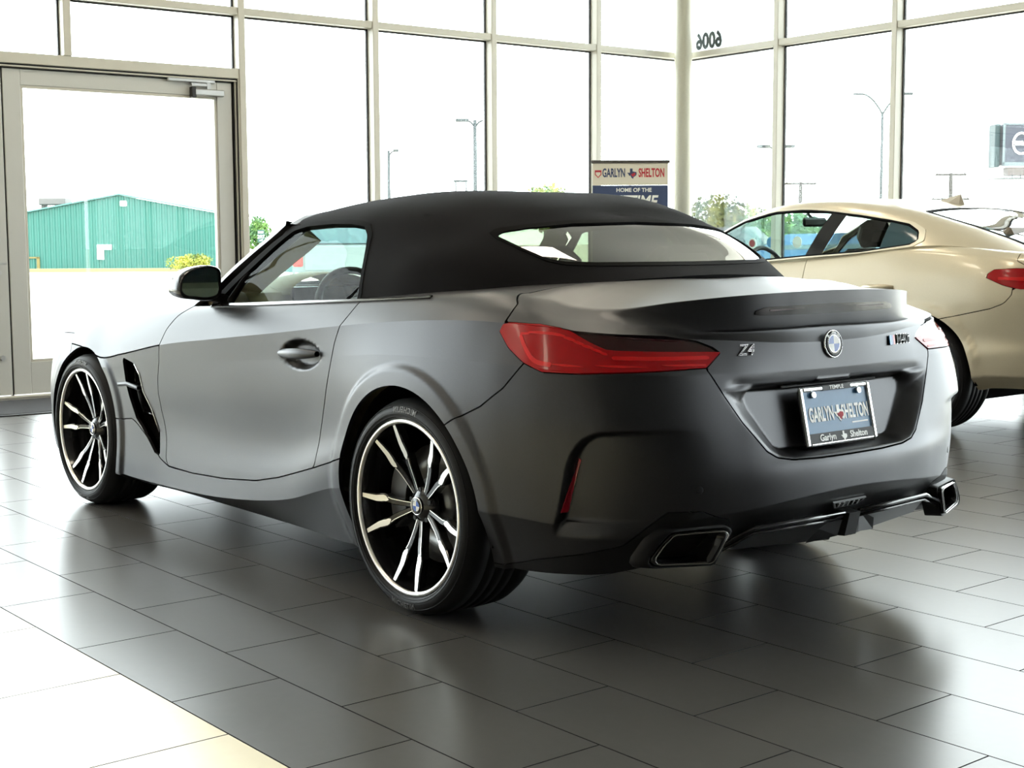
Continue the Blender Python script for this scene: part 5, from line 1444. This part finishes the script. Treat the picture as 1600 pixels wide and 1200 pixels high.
# ------------------------------------------------------------------ wheels
def make_wheel(x, sd_, R_, rimr, width, yface, phase):
    """axis along y; local z of the profile points outward"""
    w = empty('wheel', (x, yface*sd_, R_), 0, RS)
    AX = Matrix(((1, 0, 0, 0), (0, 0, sd_, 0), (0, 1, 0, 0), (0, 0, 0, 1))) if sd_ == 1 else Matrix(((-1, 0, 0, 0), (0, 0, -1, 0), (0, 1, 0, 0), (0, 0, 0, 1)))
    o_ = .008
    gr = [(R_-.006, -.02), (R_-.001, -.034)]
    tw = width
    for k in range(4):
        c = -.034-(tw-.075)*(k+1)/5
        gr += [(R_, c+.007), (R_-.007, c+.006), (R_-.007, c-.004), (R_, c-.005)]
    prof = [(rimr-.004, -.012), (rimr+.002, .002), (rimr+.012, .011), (rimr+.026, .013), (R_-.026, .006), (R_-.014, -.006)]+gr+[(R_-.002, -tw+.03), (R_-.012, -tw+.008), (rimr+.02, -tw), (rimr-.01, -tw+.01)]
    b = MB(); b.lathe(prof[::-1], 96, AX); ty = b.build('tyre', RUB, w)
    b = MB()
    for rr, hh in ((rimr+.010, .0105), (rimr+.0185, .0125), (R_-.022, .0045)):
        b.tube([AX @ Vector((rr*math.cos(2*math.pi*i/72), rr*math.sin(2*math.pi*i/72), hh)) for i in range(72)], .0012, 5, True)
    b.build('sidewall_ring', RUB, ty)
    for a0 in (92, 272):
        me = text_mesh('MICHELIN', .024, .0005, 0, .0006, 1.15)
        rt = rimr+.030
        for v in me.vertices:
            a = math.radians(a0)-v.co.x/rt; r = rt+v.co.y; q = AX @ Vector((r*math.cos(a), r*math.sin(a), .0128-(max(0, v.co.y)*.35)+v.co.z)); v.co = q
        link_mesh('sidewall_lettering', me, mat('tyre_letter', (.10, .10, .10), .5), ty)
    # rim barrel and lip
    b = MB(); b.lathe([(rimr-.024, -tw+.02), (rimr-.03, -tw+.05), (rimr-.034, -.09), (rimr-.020, -.022), (rimr-.014, -.004)], 72, AX); rim = b.build('rim', BLK, w)
    b = MB(); b.lathe([(rimr-.0135, -.004), (rimr-.012, .004), (rimr-.006, .006), (rimr+.001, .004), (rimr+.0015, -.004)], 96, AX); b.build('rim_lip', MACH, rim)
    # hub
    hz = -.045
    b = MB(); b.lathe([(0, hz+.004), (.026, hz+.004), (.034, hz+.002), (.044, hz-.004), (.060, hz-.012), (.066, hz-.04), (.0, hz-.04)], 40, AX); b.build('hub', BLK, rim)
    b = MB(); b.lathe([(0, hz+.010), (.024, hz+.010), (.0275, hz+.008), (.028, hz+.003)], 32, AX); hc = b.build('hub_cap', BLK, w)
    b = MB(); b.lathe([(.0255, hz+.0102), (.0265, hz+.011), (.028, hz+.009)], 32, AX); b.build('cap_ring', CHR, hc)
    for q in range(4):
        b = MB(); pts = [(0, 0)]+[(.016*math.cos(a), .016*math.sin(a)) for a in [math.pi/2*q+math.pi/2*i/6 for i in range(7)]]
        b.prism(pts, hz+.0098, hz+.0108, AX); b.build('cap_quadrant', BLUE if q in (1, 3) else WHT, hc)
    for k in range(5):
        a = 2*math.pi*k/5+.3; p = Vector((.050*math.cos(a), .050*math.sin(a), 0)); b = MB(); b.cyl(AX @ (p+Vector((0, 0, hz-.012))), AX @ (p+Vector((0, 0, hz-.004))), .008, n=6); b.build('wheel_bolt', BLKM, rim)
    # ten spokes in five pairs
    def zc(r): t = (r-.05)/(rimr-.066); return hz-.006+(-.003-hz)*max(0, t)**1.25
    ro = rimr-.012
    for k in range(5):
        for e in (-1, 1):
            a1 = math.radians(phase+72*k+e*13.2); a0 = math.radians(phase+72*k+e*9.0)
            def P(r, off, dz=0.0):
                t = (r-.045)/(ro-.045); a = a0+(a1-a0)*t
                # slight outward kink two thirds out
                kx = 0.006*math.exp(-((r-.165)/.02)**2)*e
                return AX @ Vector((r*math.cos(a)-(off+kx)*math.sin(a), r*math.sin(a)+(off+kx)*math.cos(a), zc(r)+dz))
            def hw(r):
                if r < .15: return .0085+.0025*(r-.045)/.105
                if r < .175: return .011+.004*(r-.15)/.025
                return .015-.006*(r-.175)/(ro-.175)
            rs_ = [.040, .07, .10, .13, .15, .165, .18, .20, .225, ro]
            vs = []; fs = []
            for r in rs_:
                h_ = hw(r); vs += [P(r, -h_, -.003), P(r, -h_*.75, 0), P(r, h_*.75, 0), P(r, h_, -.003), P(r, h_*.8, -.030), P(r, -h_*.8, -.030)]
            for i in range(len(rs_)-1):
                for q in range(6):
                    q2 = (q+1) % 6; f = (i*6+q, i*6+q2, (i+1)*6+q2, (i+1)*6+q); fs.append(f[::-1] if True else f)
            b = MB(); b.add(vs, fs, False); sp = b.build('spoke', BLK, rim)
            rs2 = [.148, .158, .168, .18, .20, .225, ro-.001]
            vs = []; fs = []
            for i, r in enumerate(rs2):
                h_ = hw(r)*(.70 if i else .15); vs += [P(r, -h_, .0012), P(r, h_, .0012)]
            fs = [(2*i, 2*i+1, 2*i+3, 2*i+2) for i in range(len(rs2)-1)]
            b = MB(); b.add(vs, fs, False); b.build('machined_face', MACH, sp)
            vs = []
            rs3 = [.05, .08, .11, .135, .150]
            for r in rs3: h_ = hw(r); vs += [P(r, e*h_*.55, .0010), P(r, e*h_*.80, .0010)]
            b = MB(); b.add(vs, [(2*i, 2*i+1, 2*i+3, 2*i+2) for i in range(len(rs3)-1)], False); b.build('machined_edge', MACH, sp)
    # brake
    b = MB(); b.lathe([(.08, -.115), (.185, -.115), (.185, -.145), (.08, -.145)], 56, AX, True); b.lathe([(0, -.10), (.085, -.10), (.09, -.13)], 32, AX); br_ = b.build('brake_disc', mat('disc_steel', (0.22, 0.22, 0.22), 0.35, 0.9), w)
    b = MB(); n = 14; vs = []
    for i in range(n+1):
        a = math.radians((-30 if x < 1 else 150)+68*i/n)
        for r, h in ((.115, -.075), (.195, -.075), (.200, -.16), (.115, -.16)): vs.append(AX @ Vector((r*math.cos(a), r*math.sin(a), h)))
    fs = [(4*i+k, 4*i+(k+1) % 4, 4*i+4+(k+1) % 4, 4*i+4+k) for i in range(n) for k in range(4)]+[(0, 1, 2, 3), tuple(4*n+k for k in (3, 2, 1, 0))]
    b.add(vs, fs, False); b.build('brake_caliper', mat('caliper', (0.05, 0.05, 0.055), 0.4), w)
    return w
for sd_ in (1, -1):
    make_wheel(0.0, sd_, .336, .272, .275, .908, -84 if sd_ == 1 else 96)
    make_wheel(2.465, sd_, .331, .268, .255, .905, -62)

# ------------------------------------------------------------------ cabin
b = MB(); b.box((-.10, -.74, .25), (1.62, .74, .30)); b.box((-.14, -.74, .28), (-.06, .74, .985)); b.box((1.60, -.70, .30), (1.66, .70, .90)); b.build('cabin_floor', LEATH, RS)
for sd_ in (1, -1):
    b = MB(); b.box((.30, .74*sd_, .30), (1.45, .80*sd_, .90), None, .02); b.build('door_card', BEIGE, RS)
# dashboard: a rolled section across the cabin with an instrument hood
sec = [(1.68,.955),(1.50,.972),(1.36,.975),(1.25,.955),(1.215,.92),(1.23,.86),(1.30,.80),(1.33,.62),(1.66,.62)]
b = MB(); n = len(sec); b.add([(x, -.76, z) for x, z in sec]+[(x, .76, z) for x, z in sec], [tuple(range(n)), tuple(reversed(range(n, 2*n)))]+[(i, n+i, n+(i+1) % n, (i+1) % n) for i in range(n)]); dash = b.build('dashboard', BEIGE, RS)
b = MB(); vs = []; fs = []; n = 12
for X, k in ((1.52, .80), (1.36, 1.0), (1.22, 1.0), (1.20, .94)):
    for i in range(n+1): a = math.pi*i/n; vs.append((X, .40+.21*k*math.cos(a), .945+.085*k*math.sin(a)))
for j in range(3):
    for i in range(n): fs.append((j*(n+1)+i, j*(n+1)+i+1, (j+1)*(n+1)+i+1, (j+1)*(n+1)+i))
b.add(vs, fs, True); b.build('instrument_hood', BEIGE, dash)
b = MB(); b.box((1.20, .22, .87), (1.215, .58, .975)); b.box((1.20, -.18, .90), (1.225, .10, 1.0), None, .01); b.build('screen', BLK, dash)
swm = frame_matrix(Vector((1.03, .40, .875)), Vector((0, -1, 0)), Vector((.36, 0, .93)))
sw = empty('steering_wheel', (0, 0, 0), 0, RS); sw.matrix_local = swm
b = MB(); b.tube([(.175*math.cos(2*math.pi*i/36), .175*math.sin(2*math.pi*i/36), 0) for i in range(36)], .015, 8, True); b.build('rim', LEATH, sw)
b = MB(); b.lathe([(0, .02), (.05, .018), (.065, .0), (.06, -.03)], 24); b.build('hub', LEATH, sw)
for a in (0, math.pi, -math.pi/2):
    b = MB(); b.box((.05, -.018, -.012), (.17, .018, .006), Matrix.Rotation(a, 4, 'Z'), .004); b.build('spoke', BLKM, sw)
b = MB(); b.cyl((0, 0, -.03), (0, 0, -.26), .035, n=14); b.build('column', BLKM, sw)
def seat(y):
    s = empty('seat', (.55, y, .28), 0, RS)
    b = MB(); b.box((-.22, -.25, .0), (.34, .25, .20), None, .06); b.build('cushion', BEIGE, s)
    b = MB(); M_ = Matrix.Translation((-.22, 0, .12)) @ Matrix.Rotation(math.radians(-18), 4, 'Y'); b.box((-.08, -.24, 0), (.07, .24, .60), M_, .055); b.box((-.02, -.25, .05), (.10, -.16, .5), M_, .03); b.box((-.02, .16, .05), (.10, .25, .5), M_, .03); b.build('backrest', BEIGE, s)
    b = MB(); b.box((-.07, -.15, .56), (.06, .15, .76), M_, .05); b.build('headrest', LEATH, s)
    b = MB(); b.box((-.2, -.22, -.02), (.3, .22, .02)); b.build('rail', BLKM, s)
seat(.38); seat(-.38)
b = MB(); b.box((1.10, -.10, 1.165), (1.125, .10, 1.215), None, .012); b.cyl((1.11, 0, 1.2), (1.14, 0, 1.26), .008, n=8); b.build('inside_mirror', BLKM, RS)
for y in (.35, -.35):
    b = MB(); b.tube([(.02, y-.16, .96), (.01, y-.15, 1.08), (.01, y-.10, 1.115), (.01, y+.10, 1.115), (.01, y+.15, 1.08), (.02, y+.16, .96)], .016, 8); b.build('roll_hoop', BLKM, RS)
b = MB(); b.add([tuple(v) for v in [(1.02,-.6,1.225),(.75,-.62,1.245),(.3,-.6,1.235),(.3,.6,1.235),(.75,.62,1.245),(1.02,.6,1.225)]], [(0,1,4,5),(1,2,3,4)]); b.build('headliner', LEATH, RS)
# ------------------------------------------------------------------ cream coupe parked alongside (local frame: rear axle at the origin)
CP = tag(empty('coupe', (1.49, -4.75, 0)), 'cream four-door coupe parked beyond the grey roadster', 'car')
CREAM = paint('cream_paint', (0.56, 0.49, 0.35), 0.30, 0.25, 0.6, 0.08)
_bx = [3.72,3.66,3.50,3.36,3.23,3.05,2.85,2.65,2.40,1.90,1.40,.90,.50,.20,-.05,-.30,-.48,-.66,-.82,-.93,-1.00,-1.03,-1.04]
_by = [0,.40,.68,.80,.86,.90,.915,.91,.905,.905,.905,.91,.92,.926,.926,.92,.905,.86,.76,.58,.36,.18,0]
def crow(zk, ky, fs=0.0, rs=0.0):
    """zk: heights at stations (0,3,6,9,11,13,15,17,19,22); ky: width factor; fs/rs: pull in at nose and tail"""
    st = [0,3,6,9,11,13,15,17,19,22]; z = np.interp(range(23), st, zk); r = []
    z = hermite(np.array(zk)[:, None], np.array(st, float), np.arange(23.0))[:, 0]
    for i in range(23):
        x = _bx[i]
        wf_ = np.clip((x-2.3)/1.4, 0, 1)**1.5; wr_ = np.clip((-.1-x)/.9, 0, 1)**1.5
        r.append((x-fs*wf_+rs*wr_, _by[i]*(ky if np.isscalar(ky) else ky[i]), float(z[i])))
    return r
CROWS = [crow([.18,.18,.18,.17,.17,.19,.27,.29,.27,.26], .88, .06, .10),
         crow([.27,.27,.25,.24,.24,.27,.34,.36,.36,.36], .975, 0, .01),
         crow([.42,.42,.42,.38,.38,.42,.46,.48,.48,.48], .995, 0, -.01),
         crow([.56,.56,.56,.52,.52,.57,.58,.58,.58,.58], .985, .01, 0),
         crow([.66,.67,.68,.66,.66,.70,.70,.70,.70,.70], .995, .03, .03),
         crow([.72,.75,.79,.79,.80,.83,.83,.83,.83,.83], .993, .06, .05),
         crow([.78,.82,.87,.89,.92,.95,.97,.96,.95,.95], .97, .14, .09),
         crow([.82,.86,.92,.96,1.015,1.075,1.06,1.03,1.02,1.02], .928, .26, .12),
         crow([.88,.91,.96,1.0,1.03,1.06,1.07,1.065,1.055,1.05], .62, .42, .20),
         crow([.94,.96,.985,1.01,1.04,1.06,1.08,1.08,1.075,1.07], 0.0, .62, .30)]
Gc, uc, vc = grid_surface(CROWS, [4]*4+[5]*5+[7]*4+[8]*9, [5,6,6,6,6,6,6,6,5], (1,))
_pc = Gc.reshape(-1, 3).copy(); _nc = grid_normals(Gc).reshape(-1, 3); _dd = np.zeros(len(_pc))
for cx in (0.0, 2.856):
    q_ = np.hypot(_pc[:, 0]-cx, _pc[:, 2]-.35)-.365
    _dd += np.where((_pc[:, 1] > .6) & (_pc[:, 2] < .9), .010*(1-smoothstep(.040, .058, q_)), 0)
_pc += _nc*_dd[:, None]; Gc = _pc.reshape(Gc.shape)
CB = seg_surf(Gc, uc, vc, (1,))
bad = np.linalg.norm(CB.V[:, 3:6], axis=1) < 0.5; CB.V[bad, 3:6] = (0, 0, 1)
_CE = np.array(CROWS[4]); _CS = np.concatenate([[0], np.cumsum(np.linalg.norm(_CE[1:]-_CE[:-1], axis=1))])
def c_sz(S): return np.stack([np.interp(S.V[:, 6], np.arange(23), _CS), S.V[:, 2]], 1)
def cs_x(x): return float(np.interp(-x, [-p[0] for p in CROWS[4]], _CS))
def c_arch(S, gr=0.0): return np.minimum(np.hypot(S.V[:, 0], S.V[:, 2]-.35)-.365-gr, np.hypot(S.V[:, 0]-2.856, S.V[:, 2]-.35)-.365-gr)
CA = clip(CB, -c_arch(CB))
CLAMP = [(cs_x(-.435),.930),(cs_x(-.49),.970),(cs_x(-.62),.978),(cs_x(-.9)+.25,.965),(cs_x(-.9)+.30,.90),(cs_x(-.64),.860),(cs_x(-.545),.884)]
CBUMP = [(cs_x(-.05),.0),(cs_x(-.05),.66),(cs_x(-.15),.678),(cs_x(-.29),.708),(cs_x(-.47),.748),(cs_x(-.55),.780),(cs_x(-.595),.830),(cs_x(-.60),.87),(cs_x(-.9)+.3,.88),(9,.88),(9,0)]
CLID = [(cs_x(-.62),1.3),(cs_x(-.62),1.02),(cs_x(-.70),.978),(cs_x(-.9)+.25,.966),(cs_x(-.9)+.32,.885),(9,.885),(9,1.3)]
gc = .0025
FB2 = [(2.6,.80),(2.05,.83),(1.75,.85),(1.4,.855),(.9,.86),(.5,.862),(.2,.86),(0,.845),(-.2,.81),(-.4,.76),(-.58,.66),(-.70,.45),(-.75,.2),(-.76,0),(-.76,-.3),(2.6,-.3)]
def c_fab(S, k=0.0): return np.where(S.V[:, 7] > 6.6, sd_poly(S.V[:, :2], FB2), 1)+k
def cpan(name, S, m=CREAM, pair=True, fl=.012):
    if pair: return surf_object(S, name, m, CP, fl), surf_object(mirror(S), name, m, CP, fl)
    return surf_object(both(S), name, m, CP, fl)
S = CA; S = clip(S, sd_poly(c_sz(S), CLAMP)-gc, 1); S = clip(S, sd_poly(c_sz(S), CBUMP)-gc, 1); S = clip(S, sd_poly(c_sz(S), CLID)-gc, 1); S = clip(S, -c_fab(S, .03)); S = clip(S, S.V[:, 7]-7.6)
QS = rect(S, None, .89-gc); QS = clip(QS, 1.0-QS.V[:, 7])
cq = cpan('rear_side_panel', QS)
DS = rect(S, .89+gc, 1.95-gc); DS = clip(DS, 1.0-DS.V[:, 7]); cd = cpan('front_door', DS)
WS = rect(S, 1.95+gc, 3.2); WS = clip(WS, 1.0-WS.V[:, 7]); WS = clip(WS, WS.V[:, 7]-6.0); cpan('front_wing', WS)
SS = rect(clip(S, S.V[:, 7]-1.0), .0, 2.9); cpan('side_sill', SS)
S = rect(CA, 3.2+gc); S = clip(S, S.V[:, 7]-6.0); cpan('front_bumper', S, pair=False)
S = rect(CA, 1.9); S = clip(S, 6.04-S.V[:, 7]); S = clip(S, -c_fab(S, .03)); cpan('bonnet', S, pair=False)
S = rect(CA, None, -.02); S = clip(S, sd_poly(c_sz(S), CBUMP)+gc); cb_ = cpan('rear_bumper', S, pair=False)
S = rect(CA, None, -.3); S = clip(S, sd_poly(c_sz(S), CLID)+gc); S = clip(S, -c_fab(S, .03)); cpan('boot_lid', S, pair=False)
S = rect(CB, None, -.1); S = clip(S, sd_poly(c_sz(S), CLAMP)+.001); 
for mm in (lambda q: q, mirror):
    l_ = surf_object(mm(offset(S, .002)), 'tail_lamp', REDL, CP, .015)
    s2 = clip(S, np.abs(S.V[:, 2]-.918+.16*np.clip(0, 0, 1))-.010); s2 = clip(s2, cs_x(-.52)-c_sz(s2)[:, 0]); surf_object(mm(offset(s2, .004)), 'light_bar', REDB, l_, .003)
S = offset(CB, -.015); S = clip(S, -c_arch(S, .004)); S = clip(S, -c_fab(S, -.03)); surf_object(both(S), 'gap_blocker', DARK, CP)  # dark shell added inside to stop light showing through the panel gaps
# cabin surface
CT = [
 [(2.25,.79,.95),(2.02,.835,.957),(1.75,.85,.967),(1.4,.855,.987),(.9,.86,1.025),(.5,.862,1.056),(.2,.86,1.086),(0,.845,1.106),(-.2,.81,1.10),(-.4,.76,1.075),(-.58,.66,1.045),(-.70,.45,1.05),(-.75,.2,1.055),(-.76,0,1.055)],
 [(2.30,.74,.962),(1.98,.795,1.03),(1.75,.80,1.085),(1.4,.80,1.15),(.9,.80,1.185),(.5,.797,1.185),(.2,.785,1.185),(0,.768,1.175),(-.2,.73,1.15),(-.38,.67,1.115),(-.5,.56,1.095),(-.58,.38,1.10),(-.62,.18,1.105),(-.63,0,1.105)],
 [(2.36,.62,.975),(1.93,.735,1.10),(1.72,.725,1.195),(1.4,.708,1.305),(.9,.70,1.352),(.5,.695,1.322),(.2,.675,1.283),(.02,.65,1.248),(-.15,.605,1.21),(-.28,.53,1.18),(-.36,.43,1.17),(-.4,.28,1.172),(-.42,.14,1.175),(-.425,0,1.175)],
 [(2.44,.36,.992),(1.95,.48,1.135),(1.72,.50,1.25),(1.4,.50,1.365),(.9,.49,1.398),(.5,.47,1.38),(.25,.45,1.34),(.1,.42,1.30),(-.02,.37,1.272),(-.1,.3,1.256),(-.14,.22,1.253),(-.16,.14,1.254),(-.165,.07,1.255),(-.168,0,1.256)],
 [(2.48,0,1.0),(1.97,0,1.15),(1.73,0,1.268),(1.4,0,1.383),(.9,0,1.410),(.5,0,1.395),(.3,0,1.362),(.2,0,1.343),(.14,0,1.331),(.1,0,1.323),(.07,0,1.316),(.05,0,1.311),(.04,0,1.308),(.03,0,1.306)]]
Gt, ut_, vt_ = grid_surface(CT, 7, [8,9,8,7], (), (False, True, True))
TC = surf_from_grid(Gt, ut_, vt_, grid_normals(Gt))
bad = np.linalg.norm(TC.V[:, 3:6], axis=1) < 0.5; TC.V[bad, 3:6] = (0, 0, 1)
CW = [(1.93,.985),(1.42,1.004),(.9,1.046),(.45,1.076),(.12,1.118),(.085,1.14),(.11,1.185),(.20,1.228),(.33,1.252),(.56,1.286),(.82,1.316),(1.02,1.329),(1.28,1.318),(1.55,1.258),(1.78,1.150),(1.92,1.04)]
CWO = [(2.02,.962),(1.42,.985),(.9,1.026),(.45,1.056),(.09,1.098),(.030,1.135),(.065,1.20),(.18,1.250),(.32,1.275),(.56,1.310),(.82,1.340),(1.02,1.353),(1.29,1.342),(1.58,1.278),(1.82,1.165),(1.99,1.03)]
def wedge(S): # windscreen and rear glass fields (negative inside)
    V = S.V
    fw = np.maximum.reduce([1.42-V[:, 0]+.05*(V[:, 1]/.6)**2, 1.72-V[:, 7], V[:, 0]-2.42-.0*V[:, 1]])
    rw = np.maximum.reduce([V[:, 0]-(.20), np.abs(V[:, 1])-(.575+.05*np.clip(V[:, 0], -1, 0)), 1.085-V[:, 2]])
    return fw, rw
f1, r1 = wedge(TC)
side_f = sd_poly(TC.V[:, [0, 2]], CWO)
S = TC; S = clip(S, np.maximum.reduce([-np.where(S.V[:, 1] > .55, side_f, 1.0), -f1, -r1]))
roof_ = surf_object(both(S), 'roof', CREAM, CP, .012)
S = clip(TC, f1); cws = surf_object(both(offset(S, -.003)), 'windscreen', WGL, CP)
S = clip(TC, r1); crw = surf_object(both(offset(S, -.003)), 'rear_window', glassmat('coupe_rear_glass', (.30, .70, .92), .10), CP)
S = clip(TC, r1-.004); q_ = wedge(S)[1]; S = clip(S, q_+.022, 1); surf_object(both(offset(S, .001)), 'frit_band', SEAL, crw)
f_ = np.where(TC.V[:, 1] > .5, sd_poly(TC.V[:, [0, 2]], CW), 1.0)
S = clip(TC, f_); 
B0 = lambda S: (S.V[:, 0]-(.905-(S.V[:, 2]-1.03)*.42))      # slanted front edge of the middle pillar
SF = clip(S, -B0(S)); SR = clip(S, B0(S)+.13); SP = clip(clip(S, B0(S)), -(B0(clip(S, B0(S)))+.13))
CGL = glassmat('coupe_side_glass', (.82, .95, .92), .010); CGD = glassmat('coupe_tinted_glass', (.30, .33, .30), .05)
S3 = clip(SR, SR.V[:, 0]-.33); SRM = clip(SR, .36-SR.V[:, 0])
TR = mat('satin_trim', (.62, .57, .45), .35, .3)
for mm in (lambda q: q, mirror):
    a_ = surf_object(mm(offset(SF, -.004)), 'front_window', CGL, CP)
    b_ = surf_object(mm(offset(SRM, -.004)), 'rear_side_window', CGD, CP)
    surf_object(mm(offset(S3, -.003)), 'quarter_light', DGL, b_)
    surf_object(mm(offset(SP, .001)), 'pillar_cover', BLK, b_)
    q = clip(TC, np.where(TC.V[:, 1] > .5, sd_poly(TC.V[:, [0, 2]], CWO), 1.0)+.001); q = clip(q, np.where(q.V[:, 1] > .5, sd_poly(q.V[:, [0, 2]], CW), 1.0), 1)
    q1 = clip(q, np.where(q.V[:, 1] > .5, sd_poly(q.V[:, [0, 2]], CW), 1.0)-.010); surf_object(mm(offset(q1, .001)), 'window_seal', SEAL, a_, .012)
    q2 = clip(q, np.where(q.V[:, 1] > .5, sd_poly(q.V[:, [0, 2]], CW), 1.0)-.010, 1); surf_object(mm(offset(q2, .003)), 'window_trim', TR, a_, .010)
# roof aerial, handles, mirrors
b = MB(); n = 9
P_ = [(.50,0,1.391),(.40,.03,1.380),(.32,.035,1.362),(.30,0,1.362),(.32,-.035,1.362),(.40,-.03,1.380),(.33,.004,1.432),(.33,-.004,1.432),(.36,0,1.428)]
b.add(P_, [(0,8,1),(1,8,6,2),(2,6,3),(3,6,7),(3,7,4),(4,7,8,5),(5,8,0),(6,8,7)], False); b.build('roof_aerial', mat('aerial_beige', (.38,.34,.27), .4), CP)
for sd_ in (1, -1):
    for x, z in ((.30, .855), (1.20, .825)):
        b = MB(); y_ = .925 if x < 1 else .912
        b.tube([(x-.12, (y_-.01)*sd_, z), (x-.08, (y_+.018)*sd_, z+.004), (x+.05, (y_+.018)*sd_, z), (x+.11, (y_-.01)*sd_, z-.006)], [.012, .016, .016, .010], 8)
        b.build('door_handle', CREAM, CP)
    b = MB(); P = [(.86,.97),(.86,1.05),(.90,1.085),(1.02,1.075),(1.045,1.03),(1.03,.985),(.95,.965)]; n = len(P); vs = []
    for X, k in ((1.72, .95), (1.76, 1.0), (1.82, .9), (1.88, .5)): vs += [(X, (.95+(y-.95)*k)*sd_, 1.02+(z-1.02)*k) for y, z in P]
    b.add(vs, [(i*n+k, i*n+(k+1) % n, (i+1)*n+(k+1) % n, (i+1)*n+k) for i in range(3) for k in range(n)]+[tuple(range(n)), tuple(3*n+k for k in range(n))], True); b.build('wing_mirror', BLK, CP)
# underside, housings, wheels
b = MB(); b.box((-.2, -.62, .18), (3.4, .62, .30)); b.box((.45, -.8, .17), (2.4, .8, .24)); b.box((-.8, -.55, .32), (-.2, .55, .45)); b.build('underbody', DARK, CP)
for cx in (0.0, 2.856):
    for sd_ in (1, -1):
        b = MB(); vs = []; n = 24
        for i in range(n+1):
            a = math.radians(-8+196*i/n)
            for y in (.5, .88): vs.append((cx+.377*math.cos(a), y*sd_, .35+.377*math.sin(a)))
        b.add(vs, [(2*i, 2*i+1, 2*i+3, 2*i+2) for i in range(n)], True)
        b.add([(cx+.38*math.cos(math.radians(-8+196*i/23)), .5*sd_, .35+.38*math.sin(math.radians(-8+196*i/23))) for i in range(24)], [tuple(range(24))]); b.build('wheel_housing', DARK, CP)
srcw = {1: None, -1: None}
for o_ in list(RS.children):
    if o_.name.startswith('wheel') and o_.type == 'EMPTY' and abs(o_.location.x) < .1: srcw[1 if o_.location.y > 0 else -1] = o_
for cx in (0.0, 2.856):
    for sd_ in (1, -1):
        c = copy_tree(srcw[sd_], CP); c.location = (cx, .905*sd_, .336)
# cabin furniture
b = MB(); b.box((-.1, -.74, .28), (2.1, .74, .34)); b.box((-.32, -.74, .3), (-.28, .74, 1.05)); b.box((-.55, -.6, 1.02), (-.25, .6, 1.05)); b.build('cabin_floor', LEATH, CP)
def cseat(x, y, h):
    s = empty('seat', (x, y, .34), 0, CP); BR = mat('brown_leather', (.14, .115, .08), .55)
    b = MB(); b.box((-.24, -.25, 0), (.30, .25, .22), None, .06); b.build('cushion', BR, s)
    M_ = Matrix.Translation((-.22, 0, .14)) @ Matrix.Rotation(math.radians(-16), 4, 'Y'); b = MB(); b.box((-.08, -.25, 0), (.08, .25, h), M_, .055); b.build('backrest', BR, s)
    b = MB(); b.box((-.06, -.14, h+.02), (.06, .14, h+.20), M_, .05); b.build('headrest', BR, s)
for x, h in ((1.15, .62), (.12, .56)):
    for y in (.37, -.37): cseat(x, y, h)
sec = [(2.15,.95),(1.95,.985),(1.80,.99),(1.70,.96),(1.72,.86),(1.80,.6),(2.15,.6)]
b = MB(); n = len(sec); b.add([(x, -.76, z) for x, z in sec]+[(x, .76, z) for x, z in sec], [tuple(range(n)), tuple(reversed(range(n, 2*n)))]+[(i, n+i, n+(i+1) % n, (i+1) % n) for i in range(n)]); b.build('dashboard', LEATH, CP)
sw2 = empty('steering_wheel', (0, 0, 0), 0, CP); sw2.matrix_local = frame_matrix(Vector((1.62, .37, .92)), Vector((0, -1, 0)), Vector((.36, 0, .93)))
b = MB(); b.tube([(.18*math.cos(2*math.pi*i/30), .18*math.sin(2*math.pi*i/30), 0) for i in range(30)], .016, 8, True); b.build('rim', LEATH, sw2)
b = MB(); b.lathe([(0, .02), (.06, .015), (.07, -.03)], 20); b.box((-.17, -.015, -.01), (.17, .015, .005)); b.build('hub', LEATH, sw2)
b = MB(); b.box((1.50, -.13, 1.235), (1.53, .13, 1.30), None, .015); b.cyl((1.52, 0, 1.28), (1.58, 0, 1.33), .012, n=8); b.build('inside_mirror', BLKM, CP)
b = MB(); b.add([(1.38,-.58,1.325),(.9,-.6,1.345),(.2,-.52,1.29),(.2,.52,1.29),(.9,.6,1.345),(1.38,.58,1.325)], [(0,1,4,5),(1,2,3,4)]); b.build('headliner', mat('headliner_grey', (.10,.10,.09), .9), CP)
